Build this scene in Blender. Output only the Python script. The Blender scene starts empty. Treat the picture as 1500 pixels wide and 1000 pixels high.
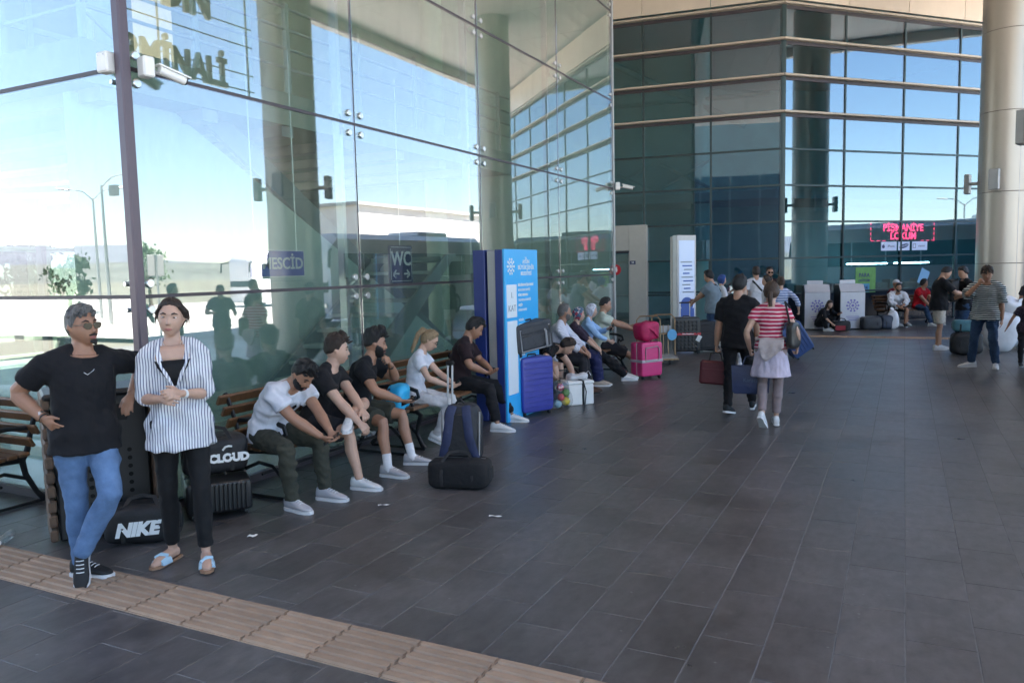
import bpy, math, random, numpy as np
from mathutils import Vector, Matrix, Euler
random.seed(7); RNG = np.random.default_rng(7)
scene = bpy.context.scene
COL = scene.collection
PI = math.pi; R_ = math.radians

# ------------------------------------------------------------------ camera
cam_data = bpy.data.cameras.new('camera'); cam = bpy.data.objects.new('camera', cam_data); COL.objects.link(cam)
cam_data.sensor_fit = 'HORIZONTAL'; cam_data.sensor_width = 36.0; cam_data.lens = 36.0 * 1143.0 / 1500.0
cam_data.clip_start = 0.05; cam_data.clip_end = 5000
CY, CP, CR = R_(26.679), R_(5.24), R_(-1.327)
CAM = Vector((5.204, -4.043, 1.85))
fw = Vector((-math.sin(CY)*math.cos(CP), math.cos(CY)*math.cos(CP), -math.sin(CP)))
rt = fw.cross(Vector((0, 0, 1))).normalized(); up = rt.cross(fw)
rt, up = rt*math.cos(CR) + up*math.sin(CR), -rt*math.sin(CR) + up*math.cos(CR)
m = Matrix((rt, up, -fw)).transposed().to_4x4(); m.translation = CAM
cam.matrix_world = m
scene.camera = cam
# ------------------------------------------------------------------ world, sun, exposure
SUN_EL, SUN_AZ = R_(60), R_(284)      # azimuth clockwise from +Y: the sun stands behind the terminal
world = bpy.data.worlds.new('World'); scene.world = world; world.use_nodes = True
wn = world.node_tree; bg = wn.nodes['Background']
sky = wn.nodes.new('ShaderNodeTexSky'); sky.sky_type = 'NISHITA'; sky.sun_disc = False
sky.sun_elevation = SUN_EL; sky.sun_rotation = SUN_AZ; sky.air_density = 1.0; sky.dust_density = .25; sky.ozone_density = 1.8
wn.links.new(sky.outputs[0], bg.inputs[0]); bg.inputs[1].default_value = 0.06
sd = bpy.data.lights.new('sun', 'SUN'); sd.energy = 5.0; sd.angle = R_(0.5); sd.color = (1.0, 0.95, 0.87)
sun = bpy.data.objects.new('sun', sd); COL.objects.link(sun)
sv = Vector((math.sin(SUN_AZ)*math.cos(SUN_EL), math.cos(SUN_AZ)*math.cos(SUN_EL), math.sin(SUN_EL)))
sun.rotation_euler = sv.to_track_quat('Z', 'Y').to_euler()
scene.view_settings.view_transform = 'Standard'; scene.view_settings.look = 'None'
scene.view_settings.gamma = 1.0; scene.view_settings.use_curve_mapping = False
scene.view_settings.exposure = 3.45
cy = scene.cycles
cy.max_bounces = 9; cy.diffuse_bounces = 4; cy.glossy_bounces = 5; cy.transmission_bounces = 4; cy.transparent_max_bounces = 24
cy.use_denoising = True; cy.sample_clamp_indirect = 8; cy.caustics_reflective = False; cy.caustics_refractive = False

# ------------------------------------------------------------------ materials
def mat(name, col, rough=0.6, metal=0.0, var=0.0, vscale=8.0, bump=0.0, bscale=40.0, spec=0.5, rnd=0.0, emit=None, estr=1.0, rvar=0.0, stretch=None, sheen=0.0):
    M = bpy.data.materials.new(name); M.use_nodes = True
    n = M.node_tree.nodes; L = M.node_tree.links; b = n['Principled BSDF']
    b.inputs['Roughness'].default_value = rough; b.inputs['Metallic'].default_value = metal
    b.inputs['Specular IOR Level'].default_value = spec
    if sheen: b.inputs['Sheen Weight'].default_value = sheen
    c4 = (*col, 1); b.inputs['Base Color'].default_value = c4
    tc = n.new('ShaderNodeTexCoord'); src = tc.outputs['Object']
    if stretch:
        mp = n.new('ShaderNodeMapping'); mp.inputs['Scale'].default_value = stretch; L.new(src, mp.inputs[0]); src = mp.outputs[0]
    if var or rnd:
        hsv = n.new('ShaderNodeHueSaturation'); hsv.inputs['Color'].default_value = c4
        val = None
        if var:
            no = n.new('ShaderNodeTexNoise'); no.inputs['Scale'].default_value = vscale; no.inputs['Detail'].default_value = 5; no.inputs['Roughness'].default_value = 0.65
            L.new(src, no.inputs['Vector'])
            mr = n.new('ShaderNodeMapRange'); mr.inputs[1].default_value = 0.3; mr.inputs[2].default_value = 0.7; mr.inputs[3].default_value = 1-var; mr.inputs[4].default_value = 1+var
            L.new(no.outputs[0], mr.inputs[0]); val = mr.outputs[0]
            if rvar:
                m2 = n.new('ShaderNodeMapRange'); m2.inputs[1].default_value = 0.3; m2.inputs[2].default_value = 0.7; m2.inputs[3].default_value = max(0.02, rough-rvar); m2.inputs[4].default_value = rough+rvar
                L.new(no.outputs[0], m2.inputs[0]); L.new(m2.outputs[0], b.inputs['Roughness'])
        if rnd:
            oi = n.new('ShaderNodeObjectInfo'); m3 = n.new('ShaderNodeMapRange'); m3.inputs[3].default_value = 1-rnd; m3.inputs[4].default_value = 1+rnd
            L.new(oi.outputs['Random'], m3.inputs[0])
            if val:
                mu = n.new('ShaderNodeMath'); mu.operation = 'MULTIPLY'; L.new(val, mu.inputs[0]); L.new(m3.outputs[0], mu.inputs[1]); val = mu.outputs[0]
            else: val = m3.outputs[0]
        L.new(val, hsv.inputs['Value']); L.new(hsv.outputs[0], b.inputs['Base Color'])
    if bump:
        nb = n.new('ShaderNodeTexNoise'); nb.inputs['Scale'].default_value = bscale; nb.inputs['Detail'].default_value = 4
        L.new(src, nb.inputs['Vector'])
        bp = n.new('ShaderNodeBump'); bp.inputs['Strength'].default_value = bump; bp.inputs['Distance'].default_value = 0.02
        L.new(nb.outputs[0], bp.inputs['Height']); L.new(bp.outputs[0], b.inputs['Normal'])
    if emit:
        b.inputs['Emission Color'].default_value = (*emit, 1); b.inputs['Emission Strength'].default_value = estr
    return M

def glass(name, tint, r0, rough=0.0, gtint=(1, 1, 1), wob=0.0, smear=0.0):
    M = bpy.data.materials.new(name); M.use_nodes = True
    n = M.node_tree.nodes; L = M.node_tree.links; n.clear()
    out = n.new('ShaderNodeOutputMaterial'); mx = n.new('ShaderNodeMixShader'); tr = n.new('ShaderNodeBsdfTransparent'); gl = n.new('ShaderNodeBsdfGlossy')
    tr.inputs[0].default_value = (*tint, 1); gl.inputs[0].default_value = (*gtint, 1); gl.inputs['Roughness'].default_value = rough
    lw = n.new('ShaderNodeLayerWeight'); lw.inputs[0].default_value = 0.5
    pw = n.new('ShaderNodeMath'); pw.operation = 'POWER'; pw.inputs[1].default_value = 5; L.new(lw.outputs['Facing'], pw.inputs[0])
    mr = n.new('ShaderNodeMapRange'); mr.inputs[3].default_value = r0; mr.inputs[4].default_value = 1.0; L.new(pw.outputs[0], mr.inputs[0])
    if wob:
        tc = n.new('ShaderNodeTexCoord'); no = n.new('ShaderNodeTexNoise'); no.inputs['Scale'].default_value = 0.55; no.inputs['Detail'].default_value = 1
        oi = n.new('ShaderNodeObjectInfo'); ad = n.new('ShaderNodeVectorMath'); ad.operation = 'ADD'
        L.new(tc.outputs['Object'], ad.inputs[0]); L.new(oi.outputs['Location'], ad.inputs[1]); L.new(ad.outputs[0], no.inputs['Vector'])
        bp = n.new('ShaderNodeBump'); bp.inputs['Strength'].default_value = wob; bp.inputs['Distance'].default_value = 0.02
        L.new(no.outputs[0], bp.inputs['Height']); L.new(bp.outputs[0], gl.inputs['Normal'])
    if smear:      # dust and wiping marks: a thin diffuse film, stronger in streaks
        tc2 = n.new('ShaderNodeNewGeometry'); mp = n.new('ShaderNodeMapping'); mp.inputs['Scale'].default_value = (3, 3, .7); n2 = n.new('ShaderNodeTexNoise'); n2.inputs['Scale'].default_value = 1.6; n2.inputs['Detail'].default_value = 6; n2.inputs['Roughness'].default_value = .7
        L.new(tc2.outputs['Position'], mp.inputs[0]); L.new(mp.outputs[0], n2.inputs['Vector']); m4 = n.new('ShaderNodeMapRange'); m4.inputs[1].default_value = .42; m4.inputs[2].default_value = .75; m4.inputs[3].default_value = smear*.25; m4.inputs[4].default_value = smear*2.2; L.new(n2.outputs[0], m4.inputs[0])
        df = n.new('ShaderNodeBsdfDiffuse'); df.inputs[0].default_value = (.62, .66, .64, 1); m5 = n.new('ShaderNodeMixShader'); L.new(m4.outputs[0], m5.inputs[0]); L.new(tr.outputs[0], m5.inputs[1]); L.new(df.outputs[0], m5.inputs[2]); tr = m5
    L.new(mr.outputs[0], mx.inputs[0]); L.new(tr.outputs[0], mx.inputs[1]); L.new(gl.outputs[0], mx.inputs[2]); L.new(mx.outputs[0], out.inputs[0])
    return M

# ------------------------------------------------------------------ mesh builder
def rotz(a): return Matrix.Rotation(a, 3, 'Z')
class MB:
    def __init__(s): s.v = []; s.f = []
    def add(s, vs, fs):
        o = len(s.v); s.v += [tuple(p) for p in vs]; s.f += [tuple(i+o for i in f) for f in fs]; return s
    def box(s, c, d, rot=None, ch=0.0):
        x, y, z = d[0]/2, d[1]/2, d[2]/2; c = Vector(c)
        if ch:
            k = min(ch, x*.9, y*.9, z*.9); vs = []; 
            for sx in (-1, 1):
                for sy in (-1, 1):
                    for sz in (-1, 1):
                        vs += [(sx*x, sy*(y-k), sz*(z-k)), (sx*(x-k), sy*y, sz*(z-k)), (sx*(x-k), sy*(y-k), sz*z)]
            def I(a, b_, c_, w): return ((a*2+b_)*2+c_)*3+w
            fs = []
            for a in (0, 1):
                q = [I(a,0,0,0), I(a,1,0,0), I(a,1,1,0), I(a,0,1,0)]; fs.append(q if a else q[::-1])
                q = [I(0,a,0,1), I(1,a,0,1), I(1,a,1,1), I(0,a,1,1)]; fs.append(q[::-1] if a else q)
                q = [I(0,0,a,2), I(1,0,a,2), I(1,1,a,2), I(0,1,a,2)]; fs.append(q if a else q[::-1])
            for a in (0, 1):
                for b_ in (0, 1):
                    q = [I(a,b_,0,0), I(a,b_,1,0), I(a,b_,1,1), I(a,b_,0,1)]; fs.append(q if a == b_ else q[::-1])
                    q = [I(a,0,b_,0), I(a,0,b_,2), I(a,1,b_,2), I(a,1,b_,0)]; fs.append(q if a == b_ else q[::-1])
                    q = [I(0,a,b_,1), I(0,a,b_,2), I(1,a,b_,2), I(1,a,b_,1)]; fs.append(q[::-1] if a == b_ else q)
                    for c_ in (0, 1):
                        q = [I(a,b_,c_,0), I(a,b_,c_,1), I(a,b_,c_,2)]; fs.append(q if (a+b_+c_) % 2 else q[::-1])
        else:
            vs = [(sx*x, sy*y, sz*z) for sx in (-1, 1) for sy in (-1, 1) for sz in (-1, 1)]
            fs = [(0,1,3,2), (4,6,7,5), (0,4,5,1), (2,3,7,6), (0,2,6,4), (1,5,7,3)]
        if rot is not None: vs = [rot @ Vector(p) for p in vs]
        return s.add([Vector(p)+c for p in vs], fs)
    def loft(s, rings, cap=True, closed=False):
        n = len(rings[0]); o = len(s.v)
        for r in rings: s.v += [tuple(p) for p in r]
        m_ = len(rings); 
        for i in range(m_ if closed else m_-1):
            a = o+i*n; b_ = o+((i+1) % m_)*n
            for j in range(n):
                k = (j+1) % n; s.f.append((a+j, a+k, b_+k, b_+j))
        if cap and not closed:
            s.f.append(tuple(o+j for j in range(n))[::-1]); s.f.append(tuple(o+(m_-1)*n+j for j in range(n)))
        return s
    def tube(s, pts, r, n=8, cap=True, flat=1.0, upv=None):
        pts = [Vector(p) for p in pts]; rr = r if hasattr(r, '__len__') else [r]*len(pts); rings = []
        pu = None
        for i, p in enumerate(pts):
            t = (pts[min(i+1, len(pts)-1)]-pts[max(i-1, 0)]).normalized()
            if pu is None:
                pu = Vector(upv) if upv is not None else (Vector((0,0,1)) if abs(t.z) < .9 else Vector((1,0,0)))
            a = (pu - t*pu.dot(t)); a = a.normalized() if a.length > 1e-5 else t.orthogonal().normalized()
            pu = a; b_ = t.cross(a)
            rings.append([p + (a*math.cos(q)*flat + b_*math.sin(q))*rr[i] for q in [2*PI*j/n for j in range(n)]])
        return s.loft(rings, cap)
    def cyl(s, p0, p1, r, r1=None, n=16): return s.tube([p0, p1], [r, r if r1 is None else r1], n)
    def lathe(s, prof, n=24, c=(0, 0, 0)):
        return s.loft([[(c[0]+r*math.cos(2*PI*j/n), c[1]+r*math.sin(2*PI*j/n), c[2]+z) for j in range(n)] for r, z in prof])
    def prism(s, poly, axis, t0, t1):
        def P(u, w, t): return {'x': (t, u, w), 'y': (u, t, w), 'z': (u, w, t)}[axis]
        a = [P(u, w, t0) for u, w in poly]; b_ = [P(u, w, t1) for u, w in poly]; return s.loft([a, b_])
    def sheet(s, P, thick=None):    # grid of points [i][j]
        h, w = len(P), len(P[0]); o = len(s.v)
        for r in P: s.v += [tuple(p) for p in r]
        for i in range(h-1):
            for j in range(w-1): s.f.append((o+i*w+j, o+i*w+j+1, o+(i+1)*w+j+1, o+(i+1)*w+j))
        return s
    def mesh(s, name, ma, smooth=35):
        me = bpy.data.meshes.new(name); me.from_pydata(s.v, [], s.f); me.update()
        if ma: me.materials.append(ma)
        if smooth is not None:
            me.polygons.foreach_set('use_smooth', [True]*len(me.polygons)); me.set_sharp_from_angle(angle=R_(smooth))
        return me
    def build(s, name, ma, parent=None, smooth=35, loc=None, rot=None, fix=True):
        me = s.mesh(name, ma, smooth)
        if fix:
            import bmesh as bm_
            b_ = bm_.new(); b_.from_mesh(me); bm_.ops.recalc_face_normals(b_, faces=b_.faces); b_.to_mesh(me); b_.free()
            if smooth is not None: me.set_sharp_from_angle(angle=R_(smooth))
        return link(name, me, parent, loc, rot)
def link(name, data, parent=None, loc=None, rot=None):
    o = bpy.data.objects.new(name, data); COL.objects.link(o)
    if parent: o.parent = parent
    if loc is not None: o.location = loc
    if rot is not None: o.rotation_euler = rot if hasattr(rot, '__len__') else (0, 0, rot)
    return o
def tag(o, label=None, cat=None, group=None, kind=None):
    if label: o['label'] = label
    if cat: o['category'] = cat
    if group: o['group'] = group
    if kind: o['kind'] = kind
    return o
def thing(name, label, cat, loc=(0, 0, 0), rz=0.0, group=None):
    o = bpy.data.objects.new(name, None); COL.objects.link(o); o.location = loc; o.rotation_euler = (0, 0, rz); o.empty_display_size = .2
    return tag(o, label, cat, group)
def kids(o): return [c for c in COL.objects if c.parent == o]
def copy_tree(o, parent=None, idx=None):
    if idx is None:
        idx = {}
        for c in COL.objects:
            if c.parent: idx.setdefault(c.parent.name, []).append(c)
    c = o.copy(); COL.objects.link(c)
    if parent: c.parent = parent
    for ch in idx.get(o.name, []): copy_tree(ch, c, idx)
    return c
def text(name, body, size, ma, parent=None, loc=(0, 0, 0), rot=(0, 0, 0), ext=0.002, off=0.0, align='CENTER', sx=1.0, shear=0.0):
    cu = bpy.data.curves.new(name, 'FONT'); cu.body = body; cu.size = size; cu.extrude = ext; cu.offset = off; cu.align_x = align; cu.align_y = 'CENTER'; cu.shear = shear; cu.resolution_u = 3
    cu.materials.append(ma); o = link(name, cu, parent, loc, rot); o.scale = (sx, 1, 1); return o

# frequently used materials
M_steel = mat('brushed_steel', (.55, .55, .54), .32, 1.0, var=.08, vscale=20)
M_seal = mat('dark_seal', (.045, .035, .042), .5)
M_black = mat('black_plastic', (.012, .012, .013), .45, bump=.1, bscale=300)
M_iron = mat('black_cast_iron', (.015, .015, .016), .42, .2, var=.3, vscale=30, bump=.15, bscale=90)
M_white = mat('white_paint', (.78, .78, .76), .5, var=.04)
M_concrete = mat('pale_concrete', (.42, .41, .39), .85, var=.12, vscale=3, bump=.2, bscale=30)
M_asphalt = mat('asphalt', (.09, .09, .09), .9, var=.2, vscale=1.5, bump=.3, bscale=80)
M_beige = mat('beige_aluminium_panel', (.64, .54, .45), .5, var=.04, vscale=2, rnd=.05)
M_soffit = mat('soffit_panel_paint', (.76, .65, .59), .55, var=.04, vscale=1, rnd=.04)
M_alu = mat('grey_aluminium', (.36, .36, .36), .45, .4, var=.05)
M_mull = mat('dark_teal_mullion', (.035, .06, .065), .4, .3)
M_glassA = glass('clear_green_glass', (.80, .87, .84), .17, wob=.06, gtint=(1.0, .955, 1.0), smear=.032)
M_glassF = glass('blue_solar_glass', (.42, .67, .73), .16, gtint=(.92, .93, 1.0), wob=.10)
M_wood = mat('varnished_slat_wood', (.14, .068, .030), .45, var=.35, vscale=9, stretch=(6, .6, 6), bump=.15, bscale=30, rnd=.18)

# ------------------------------------------------------------------ floor of dark slate tiles
TW, TL, JT = .307, .61, .0048
X0 = 3.10
def slate():
    M = bpy.data.materials.new('dark_slate_tile'); M.use_nodes = True; n = M.node_tree.nodes; L = M.node_tree.links; b = n['Principled BSDF']
    ge = n.new('ShaderNodeNewGeometry'); oi = n.new('ShaderNodeObjectInfo')
    def noise(sc, det, mp=None):
        no = n.new('ShaderNodeTexNoise'); no.inputs['Scale'].default_value = sc; no.inputs['Detail'].default_value = det; no.inputs['Roughness'].default_value = .65
        if mp:
            m_ = n.new('ShaderNodeMapping'); m_.inputs['Scale'].default_value = mp; L.new(ge.outputs['Position'], m_.inputs[0]); L.new(m_.outputs[0], no.inputs['Vector'])
        else: L.new(ge.outputs['Position'], no.inputs['Vector'])
        return no.outputs[0]
    big = noise(1.1, 6); fine = noise(14, 5, (1, .5, 1)); mic = noise(160, 3)
    r1 = n.new('ShaderNodeMapRange'); r1.inputs[1].default_value = .3; r1.inputs[2].default_value = .72; r1.inputs[3].default_value = .62; r1.inputs[4].default_value = 1.45; L.new(big, r1.inputs[0])
    r2 = n.new('ShaderNodeMapRange'); r2.inputs[1].default_value = .3; r2.inputs[2].default_value = .7; r2.inputs[3].default_value = .72; r2.inputs[4].default_value = 1.3; L.new(fine, r2.inputs[0])
    r3 = n.new('ShaderNodeMapRange'); r3.inputs[3].default_value = .87; r3.inputs[4].default_value = 1.14; L.new(oi.outputs['Random'], r3.inputs[0])
    m1 = n.new('ShaderNodeMath'); m1.operation = 'MULTIPLY'; L.new(r1.outputs[0], m1.inputs[0]); L.new(r2.outputs[0], m1.inputs[1])
    m2 = n.new('ShaderNodeMath'); m2.operation = 'MULTIPLY'; L.new(m1.outputs[0], m2.inputs[0]); L.new(r3.outputs[0], m2.inputs[1])
    h = n.new('ShaderNodeHueSaturation'); h.inputs['Color'].default_value = (.080, .074, .073, 1); L.new(m2.outputs[0], h.inputs['Value'])
    # small pale flecks of chewing gum and grit
    vo = n.new('ShaderNodeTexVoronoi'); vo.inputs['Scale'].default_value = 8.5; L.new(ge.outputs['Position'], vo.inputs['Vector'])
    lt = n.new('ShaderNodeMapRange'); lt.inputs[1].default_value = .05; lt.inputs[2].default_value = .08; lt.inputs[3].default_value = 1; lt.inputs[4].default_value = 0; L.new(vo.outputs['Distance'], lt.inputs[0])
    sp = n.new('ShaderNodeSeparateColor'); L.new(vo.outputs['Color'], sp.inputs[0])
    gt = n.new('ShaderNodeMath'); gt.operation = 'GREATER_THAN'; gt.inputs[1].default_value = .55; L.new(sp.outputs[0], gt.inputs[0])
    mm = n.new('ShaderNodeMath'); mm.operation = 'MULTIPLY'; L.new(lt.outputs[0], mm.inputs[0]); L.new(gt.outputs[0], mm.inputs[1])
    m3 = n.new('ShaderNodeMath'); m3.operation = 'MULTIPLY'; m3.inputs[1].default_value = .8; L.new(mm.outputs[0], m3.inputs[0])
    mc = n.new('ShaderNodeMixRGB'); mc.inputs[2].default_value = (.20, .20, .20, 1); L.new(m3.outputs[0], mc.inputs[0]); L.new(h.outputs[0], mc.inputs[1])
    # scuffs and dried spills: thin pale streaks and darker blots of their own shape
    sc1 = noise(3.2, 8, (.5, 2.2, 1)); q1 = n.new('ShaderNodeMapRange'); q1.inputs[1].default_value = .60; q1.inputs[2].default_value = .72; q1.inputs[3].default_value = 0; q1.inputs[4].default_value = .22; L.new(sc1, q1.inputs[0])
    mc2 = n.new('ShaderNodeMixRGB'); mc2.inputs[2].default_value = (.19, .18, .17, 1); L.new(q1.outputs[0], mc2.inputs[0]); L.new(mc.outputs[0], mc2.inputs[1])
    v2 = n.new('ShaderNodeTexVoronoi'); v2.inputs['Scale'].default_value = 1.3; v2.feature = 'SMOOTH_F1'; nz = noise(2.5, 5); av = n.new('ShaderNodeVectorMath'); av.operation = 'ADD'; L.new(ge.outputs['Position'], av.inputs[0]); L.new(nz, av.inputs[1]); L.new(av.outputs[0], v2.inputs['Vector'])
    q2 = n.new('ShaderNodeMapRange'); q2.inputs[1].default_value = .12; q2.inputs[2].default_value = .26; q2.inputs[3].default_value = .45; q2.inputs[4].default_value = 0; L.new(v2.outputs['Distance'], q2.inputs[0])
    mc3 = n.new('ShaderNodeMixRGB'); mc3.inputs[2].default_value = (.030, .026, .024, 1); L.new(q2.outputs[0], mc3.inputs[0]); L.new(mc2.outputs[0], mc3.inputs[1])
    L.new(mc3.outputs[0], b.inputs['Base Color'])
    rr = n.new('ShaderNodeMapRange'); rr.inputs[1].default_value = .3; rr.inputs[2].default_value = .7; rr.inputs[3].default_value = .27; rr.inputs[4].default_value = .40; L.new(big, rr.inputs[0]); L.new(rr.outputs[0], b.inputs['Roughness'])
    ad = n.new('ShaderNodeMath'); ad.operation = 'ADD'; L.new(fine, ad.inputs[0]); L.new(mic, ad.inputs[1])
    bp = n.new('ShaderNodeBump'); bp.inputs['Strength'].default_value = .16; bp.inputs['Distance'].default_value = .01; L.new(ad.outputs[0], bp.inputs['Height']); L.new(bp.outputs[0], b.inputs['Normal'])
    return M
M_slate = slate()
M_grout = mat('grout', (.15, .145, .14), .9, var=.4, vscale=6)
fl = MB().box((-1.0, 10, -.0868), (26.0, 80, .17), ch=.02).build('floor', M_grout); tag(fl, kind='structure')
STRIP0, STRIP1 = -1.268, -.883
def tile_spans(col):
    off = (col*.5 % 1)*TL + ((col*7919) % 5)*.02; out = []
    y = STRIP1 + off - TL
    while y < 30:
        a, b_ = max(y, STRIP1), y+TL
        if b_-a > .012: out.append((a, b_))
        y += TL
    y = STRIP0 - off + TL
    while y > -6:
        a, b_ = y-TL, min(y, STRIP0)
        if b_-a > .012: out.append((a, b_))
        y -= TL
    return out
cells = []
for c in range(-32, 29):
    x = X0 + c*TW
    for a, b_ in tile_spans(c):
        ctr = Vector((x+TW/2, (a+b_)/2, 0)); d = ctr-CAM; z = d.dot(fw)
        vis = z > .5 and abs(d.dot(rt)/z) < .70 and abs(d.dot(up)/z) < .48 and not (ctr.x < 0 and ctr.y > 0)
        cells.append((0 if vis else 1, d.length, x, a, b_))
cells.sort()
tile_mesh = {}
def tile_me(l):
    k = round(l, 2)
    if k not in tile_mesh: tile_mesh[k] = MB().box((0, 0, -.008), (TW-JT, k-JT, .016), ch=.0015).mesh('tile', M_slate, None)
    return tile_mesh[k]
rest = MB()
for i, (vis, d, x, a, b_) in enumerate(cells):
    c = (x+TW/2, (a+b_)/2, random.uniform(-.0004, .0004))
    if i < 290: link('tile', tile_me(b_-a), fl, c)
    else:
        hx, hy = (TW-JT)/2, (b_-a-JT)/2
        rest.add([(c[0]-hx, c[1]-hy, 0), (c[0]+hx, c[1]-hy, 0), (c[0]+hx, c[1]+hy, 0), (c[0]-hx, c[1]+hy, 0)], [(0, 1, 2, 3)])
tag(rest.build('tiles', M_slate, fl, None, fix=False), kind='stuff')
# tactile strips
M_tact = mat('tan_tactile_tile', (.33, .232, .158), .75, var=.16, vscale=3, rnd=.13, bump=.08, bscale=60)
def tactile_mesh(w, l, ribs):
    b_ = MB().box((0, 0, -.004), (w-.006, l-.004, .014), ch=.002)
    for k in range(ribs):
        y = -l/2 + l*(k+.5)/ribs; b_.loft([[(sx*(w/2-.012), y-.022, .002), (sx*(w/2-.008), y-.014, .0125), (sx*(w/2-.008), y+.014, .0125), (sx*(w/2-.012), y+.022, .002)] for sx in (-1, 1)])
    return b_.mesh('tactile_tile', M_tact, 30)
tm = tactile_mesh(.434, .385, 6)
for k in range(-16, 24):
    link('tactile_tile', tm, fl, (.478+.87+.434*(k+.5), (STRIP0+STRIP1)/2, 0))
tm2 = tactile_mesh(.434, .385, 6)
for k in range(0, 24): link('tactile_tile', tm2, fl, (-1.0+.434*k, 16.95, .0035))
# outer ground, roads
gr = MB(); gr.add([(-2500, -2500, -.36), (2500, -2500, -.36), (2500, 2500, -.36), (-2500, 2500, -.36)], [(0, 1, 2, 3)])
M_field = mat('dry_field', (.13, .125, .09), .95, var=.3, vscale=.02)
tag(gr.build('ground', M_field, None, None, fix=False), kind='structure')
rd = MB(); rd.add([(12.0, -150, -.2), (46, -150, -.2), (46, 150, -.2), (12.0, 150, -.2)], [(0, 1, 2, 3)]); rd.add([(-150, -60, -.2), (12.0, -60, -.2), (12.0, -14, -.2), (-150, -14, -.2)], [(0, 1, 2, 3)])
tag(rd.build('road', mat('bounce_raised_paving', (.44, .42, .39), .9, var=.2, vscale=.5), None, None, fix=False), kind='structure')  # road colour lifted to bounce sunlight in under the canopy
mk = MB()
for k in range(30): mk.box((30, -140+k*9, -.197), (.15, 4, .004))
for k in range(16): mk.box((15.6, -40+k*6, -.197), (6.5, .12, .004))
tag(mk.build('road_marking', M_white, None, None), kind='structure')
kb = MB().box((12.08, 10, -.115), (.16, 80, .17), ch=.02); tag(kb.build('kerb', M_concrete), kind='structure')
# ------------------------------------------------------------------ terminal hall with its frameless glass walls
PH, PW, ROWS = 1.70, 2.73, 6
hall = thing('glass_hall', 'tall frameless glass hall with steel point fittings behind the benches', 'building')
def pane_mesh(w, h): return MB().box((0, 0, 0), (.014, w-.022, h-.022), ch=.003).mesh('glass_pane', M_glassA, None)
disc = MB().lathe([(.004, .016), (.030, .016), (.036, .010), (.036, 0), (.018, 0), (.018, -.045), (.004, -.045)], 14).mesh('point_fitting', M_steel, 40)
pm = pane_mesh(PW, PH)
seal = MB()
def glass_face(origin, ang, n, w, rows, skip=()):
    q = Matrix.Rotation(ang, 3, 'Z'); me = pm if abs(w-PW) < .01 else pane_mesh(w, PH)
    for i in range(n):
        for k in range(rows):
            if (i, k) in skip: continue
            c = Vector(origin) + q @ Vector((0, (i+.5)*w, (k+.5)*PH + .01))
            p = link('glass_pane', me, hall, c, ang)
            for sy in (-1, 1):
                for sz in (-1, 1):
                    if c.x > -6: link('point_fitting', disc, p, (.010, sy*(w/2-.10), sz*(PH/2-.10)), (0, PI/2, 0))
        for k in range(1, rows+1):
            c = Vector(origin) + q @ Vector((-.004, (i+.5)*w, k*PH+.01)); seal.box(c, (.018, w, .030), q)
    for i in range(n+1):
        c = Vector(origin) + q @ Vector((-.006, i*w, rows*PH/2)); seal.box(c, (.016, .018, rows*PH), q)
    seal.box(Vector(origin) + q @ Vector((-.01, n*w/2, .035)), (.05, n*w, .07), q)
glass_face((0, 0, 0), 0, 4, PW, ROWS)
glass_face((0, 0, 0), PI/2, 3, PW, ROWS)          # turns along -x
seal.build('joint_seal', M_seal, hall)
MB().box((.012, -.012, 5.1), (.085, .085, 10.2), ch=.012).build('corner_post', mat('plum_grey_post', (.10, .075, .09), .4, .3), hall)
ep = MB().box((.0, 4*PW+.03, 5.1), (.06, .05, 10.2), ch=.01); ep.build('end_post', M_alu, hall)
# steel arms behind the fittings
arm = MB()
for i in range(1, 4):
    for k in range(1, ROWS):
        y, z = i*PW, k*PH+.01
        for sy in (-1, 1):
            for sz in (-1, 1): arm.tube([(-.11, y+sy*.1, z+sz*.1), (-.16, y, z)], .012, 6)
    arm.box((-.22, i*PW, 5.1), (.09, .05, 10.2))
arm.build('spider_arm', M_steel, hall)
# floor, roof and mezzanine of the hall
HX = -13.5
MB().box((HX/2-.1, 5.46, .012), (-HX-.2, 10.7, .02)).build('hall_floor', mat('pale_hall_floor', (.42, .45, .41), .25, var=.08, vscale=1), hall)
MB().box((HX/2, 5.46, 10.38), (-HX+.3, 11.3, .28)).build('roof', M_soffit, hall)
M_mint = mat('mint_wall_paint', (.57, .69, .62), .55, var=.06, vscale=1.2)
M_mint2 = mat('grey_green_soffit', (.34, .40, .35), .6, var=.05)
mz = MB(); mz.box((-7.75, 5.9, 4.02), (11.3, 9.5, .42)); mz.build('mezzanine', M_mint2, hall)
cs = MB().box((0, 0, 0), (11.2, .22, .14)).mesh('ceiling_beam', M_alu, None)
for k in range(7): link('ceiling_beam', cs, hall, (-7.75, 1.5+k*1.3, 3.74))
M_rail = mat('galvanised_rail', (.40, .45, .42), .4, .6)
for z in (4.55, 4.80, 5.05, 5.32): MB().tube([(-2.1, 10.6, z), (-2.1, 1.2, z), (-13.3, 1.2, z)], .02, 6).build('rail', M_rail, hall)
po = MB().box((0, 0, 0), (.06, .06, 1.14)).mesh('railing_post', M_rail, None)
for x, y in [(-2.1, y) for y in (1.2, 2.6, 4.1, 5.6, 7.1, 8.6, 10.1)]+[(x, 1.2) for x in (-3.4, -4.8, -6.2, -7.6, -9)]: link('railing_post', po, hall, (x, y, 4.80))
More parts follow.
